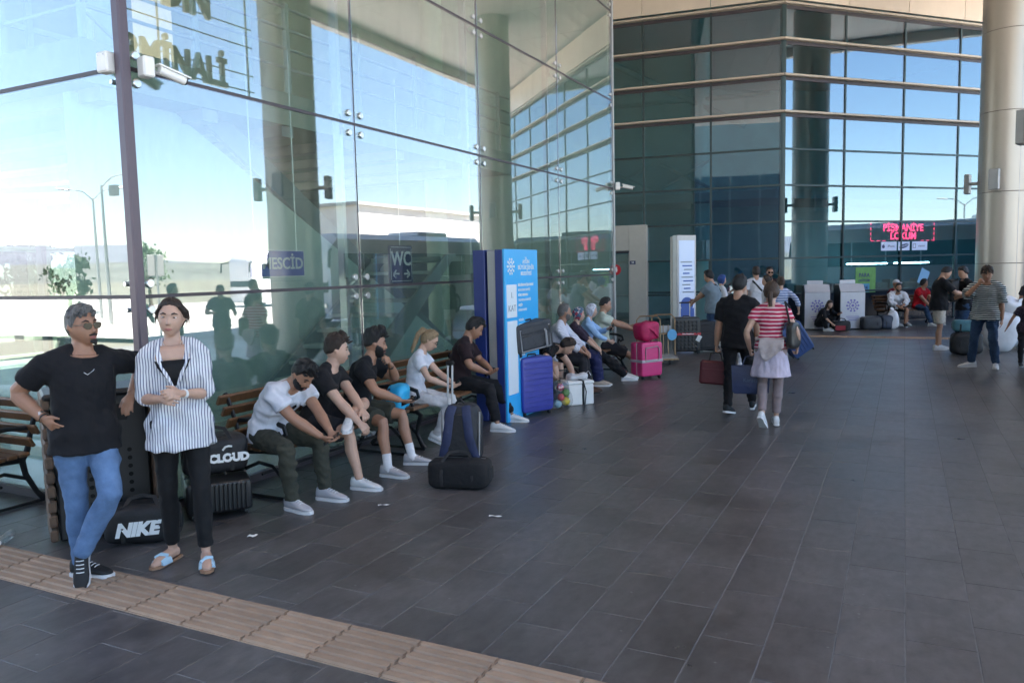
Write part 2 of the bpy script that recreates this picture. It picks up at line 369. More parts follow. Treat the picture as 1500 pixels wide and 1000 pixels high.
# far side of the hall: window frames, columns, back rooms
fr = MB()
for k in range(5): fr.box((HX, .2+k*2.6, 5.1), (.12, .14, 10.2))
for z in (.06, 2.6, 5.2, 7.8, 10.1): fr.box((HX, 5.46, z), (.10, 10.9, .12))
MB().box((HX-.1, 5.46, 6.8), (.1, 10.9, 6.6)).build('sun_blocking_wall', M_mint2, hall)  # closed upper back, added to keep the sun out of the hall
fr.build('window_frame', mat('pale_frame_paint', (.42, .52, .48), .5), hall)
MB().box((-6.0, 10.88, 5.1), (11.9, .12, 10.2)).build('end_wall', M_mint, hall)
for x, y, r in ((-3.3, 9.6, .22), (-4.4, 3.2, .25), (-8.2, 3.2, .25), (-8.2, 9.4, .25)):
    MB().lathe([(r, .02), (r, 10.2)], 20, (x, y, 0)).build('hall_column', mat('pale_green_column', (.50, .62, .50), .5, var=.04), hall)
# inner porch frame seen through the left wall
pf = thing('porch_frame', 'grey inner porch frame seen through the left glass wall', 'door frame', (-7.6, 4.4, .02), R_(20))
for x in (-1.4, -.3, .8): MB().box((x, 0, 1.25), (.10, .12, 2.5)).build('post', M_alu, pf)
MB().box((-.3, 0, 2.58), (2.5, .16, .26)).build('header', M_alu, pf); MB().box((-.3, 0, 3.35), (2.4, .10, .10)).build('rail', M_alu, pf)
for x in (-.85, .25): MB().box((x, .0, 1.2), (.98, .012, 2.3)).build('glass_pane', M_glassA, pf); MB().box((x, -.03, 1.05), (.9, .03, .06)).build('push_bar', M_steel, pf)
# wall beside the stairs
MB().prism([(1.3, .02), (8.9, .02), (8.9, .35), (2.6, 3.78), (1.3, 3.78)], 'x', -2.62, -2.5).build('stair_side_wall', M_mint, hall)
MB().box((-6.2, 10.3, 1.9), (5.0, .1, 3.7)).build('counter_wall', mat('teal_grey_counter', (.12, .17, .17), .5, var=.3, vscale=2), hall)
# staircase rising from the far end to the mezzanine
stairs = thing('staircase', 'open steel staircase inside the glass hall seen through the panes', 'staircase', (-3.3, 8.9, .02))
tr_ = MB().box((0, 0, 0), (1.4, .34, .05), ch=.008).mesh('tread', mat('pale_stair_tread', (.55, .60, .55), .5), 30)
for k in range(20): link('tread', tr_, stairs, (0, -.32*k, .22+.20*k))
for sx in (-.74, .74):
    MB().prism([(.15, .05), (.15, .30), (-6.35, 4.38), (-6.35, 4.05), (-.1, .02)], 'x', sx-.03, sx+.03).build('stringer', mat('grey_stringer_paint', (.22, .26, .25), .5), stairs)
hr = MB(); hr.tube([(-.74, .1, 1.15), (-.74, -6.3, 5.2)], .022, 6)
for k in range(6): hr.tube([(-.74, .1-1.25*k, .2+.79*k), (-.74, .1-1.25*k, 1.15+.79*k)], .016, 6)
hr.build('handrail', M_rail, stairs)
# second flight seen lower down, with its underside towards the glass
st2 = thing('staircase', 'lower crossing flight of stairs behind the WC sign inside the glass hall', 'staircase', (-1.75, 3.7, .02))
for k in range(9): link('tread', tr_, st2, (0, .30*k, .22+.20*k)).scale = (.9, .9, 1)
for sx in (-.64, .64):
    MB().prism([(-.15, .02), (-.15, .26), (2.6, 2.1), (2.9, 2.1), (.15, .02)], 'x', sx-.025, sx+.025).build('stringer', mat('dark_stringer_paint', (.32, .38, .36), .5), st2)
MB().box((0, 3.05, 2.02), (1.3, 1.2, .08)).build('landing', M_mint2, st2)
# hanging signs inside the hall
M_blue = mat('sign_blue', (.03, .10, .46), .45); M_navy = mat('sign_navy', (.012, .022, .085), .45); M_ink = mat('white_lettering', (.80, .82, .82), .5)
sg = thing('hanging_sign', 'blue MESCİD sign with a left arrow behind the glass', 'sign', (-.55, 2.08, 1.97))
MB().box((0, 0, 0), (.03, .78, .26), ch=.004).build('sign_board', M_blue, sg)
MB().box((.0, 0, 0), (.024, .80, .28), ch=.004).build('sign_rim', M_ink, sg)
text('lettering', 'MESCİD', .165, M_ink, sg, (.018, .07, -.005), (PI/2, 0, PI/2), off=.003)
text('arrow', '←', .24, M_ink, sg, (.018, -.31, 0), (PI/2, 0, PI/2), off=.004)
MB().tube([(0, -.3, .13), (0, -.3, 2.2)], .006, 6).tube([(0, .3, .13), (0, .3, 2.2)], .006, 6).build('hanger', M_steel, sg)
sg = thing('hanging_sign', 'dark blue square WC sign with two arrows behind the glass', 'sign', (-.32, 3.95, 1.95))
MB().box((0, 0, 0), (.03, .50, .46), ch=.03).build('sign_board', M_navy, sg)
rim = MB()
for y0, z0, dy, dz in ((0, .205, .42, .008), (0, -.205, .42, .008), (.22, 0, .008, .38), (-.22, 0, .008, .38)): rim.box((.016, y0, z0), (.003, dy, dz))
rim.build('sign_rim', M_ink, sg)
text('lettering', 'WC', .24, M_ink, sg, (.017, 0, .06), (PI/2, 0, PI/2), off=.005)
text('arrow', '←  →', .15, M_ink, sg, (.017, 0, -.12), (PI/2, 0, PI/2), off=.005)
MB().tube([(0, 0, .23), (0, 0, 2.2)], .006, 6).build('hanger', M_steel, sg)
sg = thing('round_sign', 'small round red sign with a white 4 at the end of the glass wall', 'sign', (.03, 4*PW+.07, 1.80))
MB().lathe([(.002, .012), (.10, .012), (.105, 0), (.002, 0)], 20).build('sign_disc', mat('sign_red', (.45, .01, .02), .4), sg, rot=(PI/2, 0, 0))
text('lettering', '4', .15, M_ink, sg, (0, -.014, 0), (PI/2, 0, 0), off=.004)
# security cameras on the corner posts
def cctv(label, loc, rz):
    t = thing('security_camera', label, 'camera', loc, rz, 'security cameras on the glass hall')
    MB().box((0, 0, 0), (.11, .09, .15), ch=.012).build('junction_box', M_white, t)
    MB().tube([(0, .04, -.02), (0, .10, -.03), (0, .13, -.02)], .014, 8).build('bracket', M_alu, t)
    h = MB().tube([(0, .10, 0), (0, .30, -.05)], [.034, .034], 12); h.box((0, .21, .005), (.08, .26, .012), Matrix.Rotation(R_(-14), 3, 'X')); h.build('housing', M_white, t)
    MB().cyl((0, .295, -.049), (0, .312, -.053), .028).build('lens', M_black, t)
    return t
cctv('white security camera beside the plum corner post aiming along the benches', (.10, .12, 3.42), R_(-12))
cctv('white security camera on the far end post of the glass wall', (.10, 4*PW+.02, 3.45), R_(-70))
t = thing('junction_box', 'white junction box on the left side of the corner post', 'box', (-.10, -.06, 3.44)); MB().box((0, 0, 0), (.12, .09, .15), ch=.012).build('lid', M_white, t)
for c in (-.05, .05): MB().cyl((c*.6, -.046, .05), (c*.6, -.05, .05), .006, n=8).build('screw', M_steel, t)

# ------------------------------------------------------------------ terminal building with blue solar glass
K = Vector((2.04, 19.6, 0)); A1, A2 = R_(-172), R_(47)
bld = thing('terminal_building', 'glazed terminal building with beige sunshade bands and angled corner', 'building')
LV = [0, .98, 2.0, 3.05, 4.08, 5.10, 6.12, 7.13, 8.11, 9.08]
M_span = mat('navy_spandrel_panel', (.012, .018, .03), .22, var=.1)
pms = {}
M_band = mat('sunshade_paint', (.46, .39, .32), .5)
def MB_box(key, d, ma):
    if key not in pms: pms[key] = MB().box((0, 0, 0), d, ch=.004).mesh(key.rstrip('0123456789'), ma, None)
    return pms[key]
fascia_me = None
def facade(ang, n, w, outn, door=None, dark_base=False):
    u = Vector((math.cos(ang), math.sin(ang), 0)); nv = Vector((-u.y, u.x, 0))*outn; q = Matrix.Rotation(ang, 3, 'Z')
    for i in range(n):
        for k in range(len(LV)-1):
            h = LV[k+1]-LV[k]; key = (round(w, 2), round(h, 2), k == 0 and dark_base)
            if door and i == door and k < 2: continue
            if key not in pms: pms[key] = MB().box((0, 0, 0), (w-.05, .012, h-.05), ch=.002).mesh('glass_pane', M_span if key[2] else M_glassF, None)
            c = K + u*((i+.5)*w) + Vector((0, 0, (LV[k]+LV[k+1])/2)) - nv*.01
            link('spandrel_panel' if key[2] else 'glass_pane', pms[key], bld, c, ang)
        # beige fascia
        fm = MB().box((0, 0, 0), (w-.012, .04, 1.0), ch=.004).mesh('fascia_panel', M_beige, None)
        link('fascia_panel', fm, bld, K+u*((i+.5)*w)+Vector((0, 0, 9.68))+nv*.10, ang)
    for i in range(n+1):
        link('mullion', MB_box('mullion', (.06, .10, 9.08), M_mull), bld, K+u*(i*w)+Vector((0, 0, 4.54))+nv*(-.03), ang)
    for k in range(1, 6): link('transom', MB_box('transom%d' % n, (n*w, .10, .055), M_mull), bld, K+u*(n*w/2)+Vector((0, 0, LV[k]))+nv*(-.028), ang)
    for k in (6, 7, 8, 9):
        c = K+u*(n*w/2+outn*.0)+Vector((0, 0, LV[k])) + nv*.075
        MB().box(c, (n*w+.08, .17, .060), q, ch=.010).build('sunshade_band', M_band, bld)
        MB().box(K+u*(n*w/2)+Vector((0, 0, LV[k]-.085))-nv*.02, (n*w, .08, .08), q).build('transom', M_seal, bld)
facade(A1, 6, 1.96, 1, door=1)
facade(A2, 8, 2.25, -1, dark_base=True)
MB().box(K+Vector((0.0, .06, 4.54)), (.14, .14, 9.06), rotz(R_(25))).build('corner_mullion', M_mull, bld)
# interior of the building
u1, u2 = Vector((math.cos(A1), math.sin(A1), 0)), Vector((math.cos(A2), math.sin(A2), 0))
pl = [K+u1*.2+Vector((0, .25, 0)), K+u1*11.6+Vector((0, .3, 0)), K+u1*11.6+Vector((0, 12, 0)), K+u2*17+Vector((-12, 6, 0)), K+u2*17.8+Vector((-.4, .3, 0)), K+u2*.3+Vector((-.25, .3, 0))]
def slab(z0, z1): return MB().loft([[(p.x, p.y, z0) for p in pl], [(p.x, p.y, z1) for p in pl]])
slab(.0, .03).build('inner_floor', mat('inner_floor_tile', (.16, .18, .18), .3), bld)
slab(3.75, 4.0).build('inner_ceiling', mat('inner_ceiling_paint', (.20, .25, .25), .7), bld)
slab(10.2, 10.4).build('roof', M_soffit, bld)
M_inw = mat('inner_wall_paint', (.30, .42, .42), .7, var=.15, vscale=.8)
iw = MB()
for a, b_ in ((1, 2), (2, 3), (3, 4)):
    d = pl[b_]-pl[a]; iw.box((pl[a]+pl[b_])/2+Vector((0, 0, 5.1)), (d.length, .1, 10.2), rotz(math.atan2(d.y, d.x)))
iw.box(K+u1*5+Vector((0, 3.4, 2)), (9.5, .1, 3.9), rotz(A1)); iw.box(K+u2*7+Vector((-2.6, 2.4, 2)), (11, .1, 3.9), rotz(A2))
iw.build('inner_wall', M_inw, bld)
for d, off in ((2.55, 1.4), (6.3, 1.6)): 
    p = K+u1*d+Vector((0, off, 0)); MB().lathe([(.30, 0), (.30, 10.2)], 20, p).build('inner_column', mat('inner_column_paint', (.38, .52, .50), .5), bld)
br = MB()
for x0, x1 in ((2.2, 3.7), (3.9, 5.6)):
    for z0, z1 in ((4.2, 5.0), (5.0, 4.2)): br.tube([K+u1*x0+Vector((0, .9, z0)), K+u1*x1+Vector((0, .9, z1))], .045, 6)
br.tube([K+u1*1.2+Vector((0, 1.2, 6.0)), K+u1*5.4+Vector((0, 1.2, 8.3))], .10, 6); br.tube([K+u1*.5+Vector((0, 1.2, 6.9)), K+u1*5.9+Vector((0, 1.2, 6.9))], .07, 6)
br.build('brace', mat('inner_brace_steel', (.22, .30, .30), .5), bld)
# shop behind the right-hand facade: lit tubes, shelves
M_tube = mat('lit_tube', (.9, .9, .9), .5, emit=(.95, .98, 1.0), estr=5.0)
for d0, d1, off in ((3.9, 5.2, 1.2), (5.5, 7.0, 1.2), (4.3, 4.8, 2.0)):
    p, q_ = K+u2*d0+Vector((-off*.73, off*.68, 1.78)), K+u2*d1+Vector((-off*.73, off*.68, 1.78)); MB().cyl(p, q_, .022, n=8).build('light_tube', M_tube, bld)
shf = MB()
for k in range(9):
    p = K+u2*(2.6+k*.62)+Vector((-1.5, 1.4, .85+.0*k)); shf.box(p, (.5, .35, .5+.35*random.random()), rotz(A2))
shf.build('shop_shelf', mat('shop_goods', (.20, .17, .14), .6, var=.6, vscale=6), bld)
# LED sign and stickers in the shop window
def on_f2(d, z, out=.0): return K+u2*d+Vector((u2.y, -u2.x, 0))*out+Vector((0, 0, z))
M_led = mat('red_led', (.3, .01, .02), .5, emit=(1.0, .025, .07), estr=1.3)
RX = (PI/2, 0, A2)
led = thing('led_sign', 'red lit LED sign reading PİŞMANİYE LOKUM in the shop window', 'sign', on_f2(4.72, 2.74, -.12), A2)
text('lettering', 'PİŞMANİYE', .30, M_led, led, (0, 0, .115), (PI/2, 0, 0), off=.010, sx=1.02)
text('lettering', 'LOKUM', .30, M_led, led, (0, 0, -.135), (PI/2, 0, 0), off=.010, sx=1.02)
for k in range(12):
    x = -1.22+k*.222
    if x < 1.25 and (abs(x) > .72): MB().box((x, 0, -.27), (.12, .012, .018)).build('led_dash', M_led, led)
for k in range(4):
    for sx in (-1.30, 1.26): MB().box((sx, 0, .24-k*.15), (.018, .012, .075)).build('led_dash', M_led, led)
M_stk = mat('white_sticker', (.62, .68, .86), .5); M_stk_ink = mat('sticker_ink', (.05, .06, .16), .5)
for d, w, lab, wr in ((4.02, .62, 'white rounded sticker with an apple emblem below the LED sign', ' iPhone'), (4.62, .46, 'white sticker with a slanted blue oval below the LED sign', 'SAMSUNG'), (5.26, .62, 'white rounded sticker with a square emblem below the LED sign', 'xiaomi')):
    s_ = thing('window_sticker', lab, 'sticker', on_f2(d, 2.30, .004), A2)
    MB().box((0, 0, 0), (w, .004, .27), ch=.001).build('sticker_sheet', M_stk, s_)
    if 'oval' in lab:
        MB().lathe([(.001, 0), (.19, 0), (.19, .003), (.001, .003)], 20).build('oval', M_stk_ink, s_, loc=(0, -.002, 0), rot=(PI/2, R_(-14), 0)).scale = (1, .33, 1)
        text('lettering', wr, .075, M_stk, s_, (0, -.006, 0), (PI/2, R_(-14), 0), ext=.001)
    else:
        if 'apple' in lab: MB().lathe([(.001, 0), (.055, 0), (.055, .003), (.001, .003)], 14).build('emblem', M_stk_ink, s_, loc=(-.22, -.002, -.01), rot=(PI/2, 0, 0)); MB().box((-.20, -.004, .065), (.018, .003, .04), Matrix.Rotation(.5, 3, 'Y')).build('emblem_leaf', M_stk_ink, s_)
        else:
            e = MB()
            for y_, z_, a_, b_ in ((-.22, .06, .12, .012), (-.22, -.06, .12, .012), (-.27, 0, .012, .12), (-.17, 0, .012, .12)): e.box((y_, -.004, z_), (a_, .003, b_))
            e.build('emblem', M_stk_ink, s_)
        text('lettering', wr, .10, M_stk_ink, s_, (.07, -.004, 0), (PI/2, 0, 0), ext=.001)
ps = thing('window_poster', 'green and blue PARA poster on the shop glass beside the bins', 'poster', on_f2(3.13, 1.30, .004), A2)
MB().box((0, 0, 0), (.78, .004, .76), ch=.001).build('sheet', mat('poster_green', (.16, .36, .10), .6, var=.25, vscale=3), ps)
MB().box((-.10, -.003, -.24), (.50, .003, .26)).build('blue_block', mat('poster_blue', (.10, .32, .50), .6), ps)
text('lettering', 'PARA', .17, M_stk_ink, ps, (-.06, -.006, .14), (PI/2, 0, 0), off=.003); text('lettering', 'DEĞİŞİM', .10, M_stk_ink, ps, (-.06, -.006, -.02), (PI/2, 0, 0), off=.002)
text('lettering', '7/24', .16, M_stk_ink, ps, (-.06, -.006, -.24), (PI/2, 0, 0), off=.003)
pp = MB().box((0, 0, 0), (.36, .004, .48)).build('paper_notice', mat('pale_blue_paper', (.22, .42, .62), .6), None, loc=on_f2(5.45, 1.33, .004), rot=(0, R_(24), A2)); tag(pp, 'tilted pale blue paper notice stuck on the shop glass above the man in red', 'notice')
# entrance portal
pt = thing('entrance_portal', 'tall grey metal entrance portal at the end of the glass wall', 'portal', K+u1*4.35+Vector((.05, -.10, 0)), R_(8))
M_port = mat('light_grey_cladding', (.40, .38, .35), .5, var=.04)
MB().box((.24, 0, 1.55), (.52, .36, 3.1), ch=.01).build('jamb', M_port, pt); MB().box((-.55, 0, 2.72), (1.06, .34, .76), ch=.01).build('header', M_port, pt)
MB().box((-.55, -.19, 2.30), (1.04, .05, .05)).build('door_track', M_seal, pt)
MB().box((-.55, .05, 1.15), (1.0, .012, 2.2)).build('door_glass', M_glassA, pt); MB().box((-.05, .03, 1.15), (.05, .05, 2.3)).build('door_frame', M_alu, pt)
nb = MB().box((.09, -.186, 1.98), (.17, .012, .11), ch=.002).build('number_plate', M_navy, pt); text('lettering', '2B', .08, M_ink, nb, (.09, -.194, 1.98), (PI/2, 0, 0), ext=.001)
# door leaf frames in the second bay
df = MB()
p0 = K+u1*2.94
for d in (-.94, 0, .94): df.box(p0+u1*d+Vector((0, .05, 1.0)), (.07, .07, 2.0), rotz(A1))
df.box(p0+Vector((0, .05, 1.06)), (1.9, .06, .06), rotz(A1)); df.box(p0+Vector((0, .05, .12)), (1.9, .06, .2), rotz(A1)); df.build('door_frame', M_mull, bld)

# ------------------------------------------------------------------ canopy, columns, facing wing
can = thing('canopy', 'wide forecourt canopy with pale soffit panels reflected in the glass', 'canopy')
sp = MB().box((0, 0, 0), (1.46, 2.98, .03), ch=.006).mesh('soffit_panel', M_soffit, None)
for i in range(8):
    for k in range(18):
        x, y = .2+1.47*(i+.5), -7+3.0*(k+.5)
        link('soffit_panel', sp, can, (x, y, 10.35+.0*i))
MB().box((6.0, 20, 10.62), (12.6, 54, .42)).build('roof_deck', M_concrete, can)
MB().box((-15.2, -3.6, 10.5), (30, 7, .3)).build('roof_deck', M_soffit, can); MB().box((-15.2, 24, 10.55), (30, 26, .3)).build('roof_deck', M_soffit, can)  # unseen side decks added to keep sun patches off the floor
MB().box((12.15, 20, 10.45), (.35, 54, .9), ch=.02).build('edge_beam', M_soffit, can)
# roof letters seen from behind in the reflection
M_let = mat('grey_letter_sheet', (.33, .36, .30), .5)
lt = thing('roof_lettering', 'channel letters AYDIN TERMİNALİ on the canopy edge, mirrored in the glass', 'sign', (11.8, 10.3, 7.4))
text('lettering', 'TERMİNALİ', 1.0, M_let, lt, (0, .1, 0), (PI/2, 0, PI/2), ext=.05, off=.03, sx=.78)
text('lettering', 'AYDIN', 1.15, M_let, lt, (0, .3, 1.75), (PI/2, 0, PI/2), ext=.05, off=.03, sx=.8)
lf = MB()
for z in (-.25, .2, 1.0, 1.5): lf.tube([(.06, -3.4, z), (.06, 3.2, z)], .02, 6)
for y in (-3.2, 0, 3.0): lf.tube([(.06, y, -.4), (.06, y, 2.7)], .03, 6)
lf.build('letter_frame', M_alu, lt)
M_colm = mat('satin_metal_cladding', (.42, .375, .32), .38, .45, var=.03, vscale=.8)
def column(loc, label):
    t = thing('canopy_column', label, 'column', loc, 0, 'clad columns under the canopy'); r = .60
    for z0, z1 in ((0, 1.72), (1.73, 3.55), (3.56, 5.58), (5.59, 7.6), (7.61, 9.6), (9.61, 10.33)):
        MB().lathe([(r-.006, z0), (r, z0+.006), (r, z1-.006), (r-.006, z1)], 48).build('cladding_shell', M_colm, t)
    MB().lathe([(r-.012, 0), (r-.012, 10.33)], 32).build('core', M_seal, t)
    sm = MB()
    for a in (R_(-62), R_(118), R_(28), R_(208)): sm.box((r*math.cos(a), r*math.sin(a), 5.16), (.006, .012, 10.3), rotz(a))
    sm.build('vertical_seam', M_alu, t)
    for a in (R_(70), R_(160), R_(250), R_(340)):
        d = Vector((math.cos(a), math.sin(a), 0)); c = d*(r+.26)
        f_ = MB().box(c+Vector((0, 0, 3.85)), (.12, .24, .52), rotz(a), ch=.015).build('floodlight', M_alu, t)
        MB().box(d*(r+.10)+Vector((0, 0, 3.85)), (.26, .08, .08), rotz(a)).build('bracket', M_alu, f_)
    return t
column((7.5, 20.2, 0), 'thick round metal clad column with floodlights behind the white sacks')
column((7.6, 10.2, 0), 'round metal clad column outside the view, mirrored in the glass above the seated men')
column((7.5, -1.2, 0), 'round metal clad column beside the photographer at the near end of the canopy')
wing = thing('facing_wing', 'unseen dark glazed wing behind the photographer, heightened to block the sky', 'building')
wb = MB().box((-8, -30, 11), (36, 4, 22)); wb.build('wall', mat('dark_wing_wall', (.10, .12, .12), .5, var=.2), wing)  # out of view, made tall so no bright sky mirrors in the facade
for k in range(14):
    MB().box((-24+k*2.5, -27.96, 5.0), (2.3, .08, 9.0)).build('window', M_span, wing)
# ------------------------------------------------------------------ world beyond the canopy (seen in the reflections)
def hills(name, dist, h, seed, col, a0=0, a1=360, base=-.4):
    rn = random.Random(seed); ph = [(rn.uniform(0, 6.28), rn.uniform(.4, 1)) for _ in range(7)]; P0, P1, P2 = [], [], []
    for k in range(241):
        a = R_(a0+(a1-a0)*k/240); hh = sum(math.sin(a*(i*2.3+1.5)+ph[i][0])*ph[i][1]/(i+1.2) for i in range(7))
        hh = h*(.62+.28*hh); c, s_ = math.cos(a), math.sin(a)
        P0.append((dist*c, dist*s_, base)); P1.append((dist*1.25*c, dist*1.25*s_, hh*.6)); P2.append((dist*1.6*c, dist*1.6*s_, hh))
    return tag(MB().sheet([P0, P1, P2]).build(name, mat(name+'_tone', col, .95, var=.25, vscale=.012), None, 80, fix=False), kind='structure')
hills('hills', 620, 30, 3, (.10, .105, .09)); hills('mountains', 1300, 120, 9, (.115, .125, .15))  # distance haze put into the mountains as a blue-grey base colour
M_bus = mat('white_coach_paint', (.72, .73, .75), .25, var=.02); M_busg = mat('tinted_coach_glass', (.012, .016, .018), .06); M_tyre = mat('tyre_rubber', (.02, .02, .02), .8)
def coach(label, loc, rz):
    t = thing('parked_coach', label, 'bus', loc, rz, 'coaches waiting at the bays')
    def ring(y, w, z0, z1, k=.22): return [(-w+.05, y, z0), (-w, y, z0+.25), (-w, y, z1-k), (-w+k, y, z1), (w-k, y, z1), (w, y, z1-k), (w, y, z0+.25), (w-.05, y, z0)]
    MB().loft([ring(-6.0, 1.05, .5, 2.9), ring(-5.95, 1.2, .35, 3.25), ring(-5.6, 1.26, .3, 3.62), ring(5.7, 1.26, .3, 3.7), ring(6.1, 1.2, .35, 3.5)]).build('body', M_bus, t, 40)
    for sx in (-1, 1):
        for k in range(8): MB().box((sx*1.262, -4.6+k*1.3, 2.35), (.02, 1.24, 1.0), ch=.005).build('window', M_busg, t)
        for y in (-3.6, 3.2):
            w = MB().lathe([(.1, -.15), (.46, -.15), (.5, -.1), (.5, .1), (.46, .15), (.1, .15)], 20).build('wheel', M_tyre, t, loc=(sx*1.14, y, .5), rot=(0, PI/2, 0)); MB().lathe([(.02, -.16), (.28, -.165), (.28, .165), (.02, .16)], 16).build('rim', M_steel, w)
        MB().tube([(sx*1.2, -5.9, 3.0), (sx*1.5, -6.35, 2.9), (sx*1.5, -6.4, 2.3)], .06, 6).build('mirror', M_black, t)
        MB().box((sx*.85, -6.02, .85), (.4, .08, .2), ch=.03).build('headlight', M_steel, t)
    MB().loft([[(-1.08, -6.04, 1.35), (1.08, -6.04, 1.35), (1.08, -5.99, 1.35), (-1.08, -5.99, 1.35)], [(-1.12, -5.86, 3.1), (1.12, -5.86, 3.1), (1.12, -5.80, 3.1), (-1.12, -5.80, 3.1)]]).build('windscreen', M_busg, t)
    MB().box((0, 2, 3.78), (1.7, 2.6, .22), ch=.06).build('roof_unit', M_bus, t)
    return t
coach('white touring coach at the bay, mirrored in the shop glass', (15.6, 25.6, -.2), 0)
coach('white touring coach further along the bays, mirrored at the end of the glass wall', (15.9, 43.5, -.2), 0)
coach('white touring coach parked across the road', (33, 40, -.2), R_(8))
# white building opposite
wbd = thing('white_building', 'long white building across the road with red lettering, mirrored in the glass', 'building', (60, 104, -.2), 0)
MB().box((0, 0, 5.2), (12, 62, 10.4)).build('wall', mat('sunlit_white_render', (.74, .70, .66), .8), wbd); MB().box((0, 0, 10.5), (13, 63, .4)).build('roof', M_concrete, wbd)
for k in range(10): MB().box((-6.0, -24+k*5.2, 3.2), (.1, 2.4, 1.6)).build('window', M_busg, wbd)
M_red = mat('red_letter_paint', (.55, .03, .03), .5); text('lettering', 'OTOGAR', 2.6, M_red, wbd, (-6.1, 14, 8.1), (PI/2, 0, -PI/2), ext=.1, off=.05)
ofc = thing('office_block', 'pale office block with narrow windows, mirrored in the angled facade', 'building', (75, -6, -.2), 0)
MB().box((0, 0, 6), (22, 12, 12.4)).build('wall', mat('grey_office_render', (.50, .52, .55), .8), ofc); MB().box((0, 0, 12.4), (23, 13, .5)).build('roof', M_concrete, ofc)
for k in range(6):
    for z in (2.2, 5.6, 9.0): MB().box((-11.0, -5+k*2.0, z), (.1, .8, 1.9)).build('window', M_busg, ofc)
# street lamps and road sign
def lamp(label, loc, rz, double):
    t = thing('street_lamp', label, 'street lamp', loc, rz, 'street lamps along the road')
    MB().tube([(0, 0, 0), (0, 0, 6.4)], [.09, .05], 10).build('pole', M_steel, t)
    for s_ in ((-1, 1) if double else (1,)):
        MB().tube([(0, 0, 6.3), (s_*.5, 0, 6.75), (s_*1.3, 0, 6.9)], .035, 6).build('arm', M_steel, t)
        MB().box((s_*1.55, 0, 6.9), (.7, .26, .09), Matrix.Rotation(s_*R_(-8), 3, 'Y'), ch=.03).build('lamp_head', M_alu, t)
    if not double: MB().box((.55, 0, 6.15), (.45, .08, .5), ch=.02).build('battery_box', M_alu, t)
lamp('double armed street lamp, mirrored in the left glass wall', (-32.5, -23, -.36), R_(-25), True)
lamp('single armed solar street lamp, mirrored in the left glass wall', (-27, -19.5, -.36), R_(-25), False)
for k in range(4): lamp('double armed street lamp beyond the coach bays, %s' % ('opposite the near column', 'in front of the white building', 'level with the far coach', 'last of the row')[k], (47, 4+k*26, -.36), PI/2, True)
# trees and shrubs
M_leaf = [mat('olive_leaf', (.055, .075, .030), .7, rnd=.25), mat('green_leaf', (.045, .085, .025), .7, rnd=.25)]; M_bark = mat('bark', (.10, .07, .045), .9)
def tree(label, loc, h, w, kind, seed, n=900):
    rn = random.Random(seed); t = thing(['olive_tree', 'roadside_tree'][kind], label, 'tree', loc, 0, 'trees along the road')
    tk = MB().tube([(0, 0, 0), (.05, 0, h*.3), (-.05, .08, h*.6), (0, 0, h*.85)], [.16, .12, .07, .02], 8)
    cl = []
    for k in range(12):
        a, rr, z = rn.uniform(0, 6.28), w*rn.uniform(.2, .8), h*rn.uniform(.4, .95); c = Vector((rr*math.cos(a), rr*math.sin(a), z)); cl.append((c, w*rn.uniform(.22, .42))); tk.tube([(0, 0, h*.35), c*.6+Vector((0, 0, h*.15)), c], [.05, .03, .012], 5)
    tk.build('trunk', M_bark, t); f = MB()
    for k in range(n):
        c, r = rn.choice(cl); p = c+Vector((rn.gauss(0, 1), rn.gauss(0, 1), rn.gauss(0, .8)))*r*.55; s_ = rn.uniform(.10, .22); q = Euler((rn.uniform(0, 6), rn.uniform(0, 6), rn.uniform(0, 6))).to_matrix()
        f.add([p+q @ Vector(v)*s_ for v in ((-1, 0, 0), (0, -.5, .1), (1, 0, 0), (0, .5, .1))], [(0, 1, 2, 3)])
    f.build('crown', M_leaf[kind], t, None, fix=False)
for k, (x, y, h, w, kd, lb) in enumerate([(-36, -30, 5, 1.8, 0, 'olive tree left of the lamps, mirrored in the left glass wall'), (-41, -27, 4, 1.6, 1, 'bushy green tree beyond the lamps, mirrored in the left glass wall'), (-30, -26, 3, 1.5, 0, 'low olive tree between the lamps, mirrored in the left glass wall'),
    (50, 40, 5, 2.2, 1, 'round green roadside tree nearest the white building'), (52, 22, 4.5, 2.0, 0, 'olive tree on the verge opposite the coach bays'), (49, 58, 5.5, 2.4, 1, 'taller green roadside tree beside the far coach'), (55, 8, 4.2, 2.0, 0, 'wide olive tree in front of the office block'), (-21, 9, 4.6, 2.4, 1, 'green tree outside, seen through the left glass wall'), (-24, 13.5, 4.0, 2.0, 0, 'olive tree outside, seen through the far side of the hall')]):
    tree(lb, (x, y, -.36), h, w, kd, 40+k)
rs = thing('road_sign', 'square road sign on a pole, mirrored in the angled facade', 'sign', (18.5, 15.2, -.2), R_(90))
MB().tube([(0, 0, 0), (0, 0, 2.9)], .04, 8).build('pole', M_steel, rs); MB().box((0, -.05, 2.5), (.7, .03, .75), ch=.02).build('sign_board', M_alu, rs)
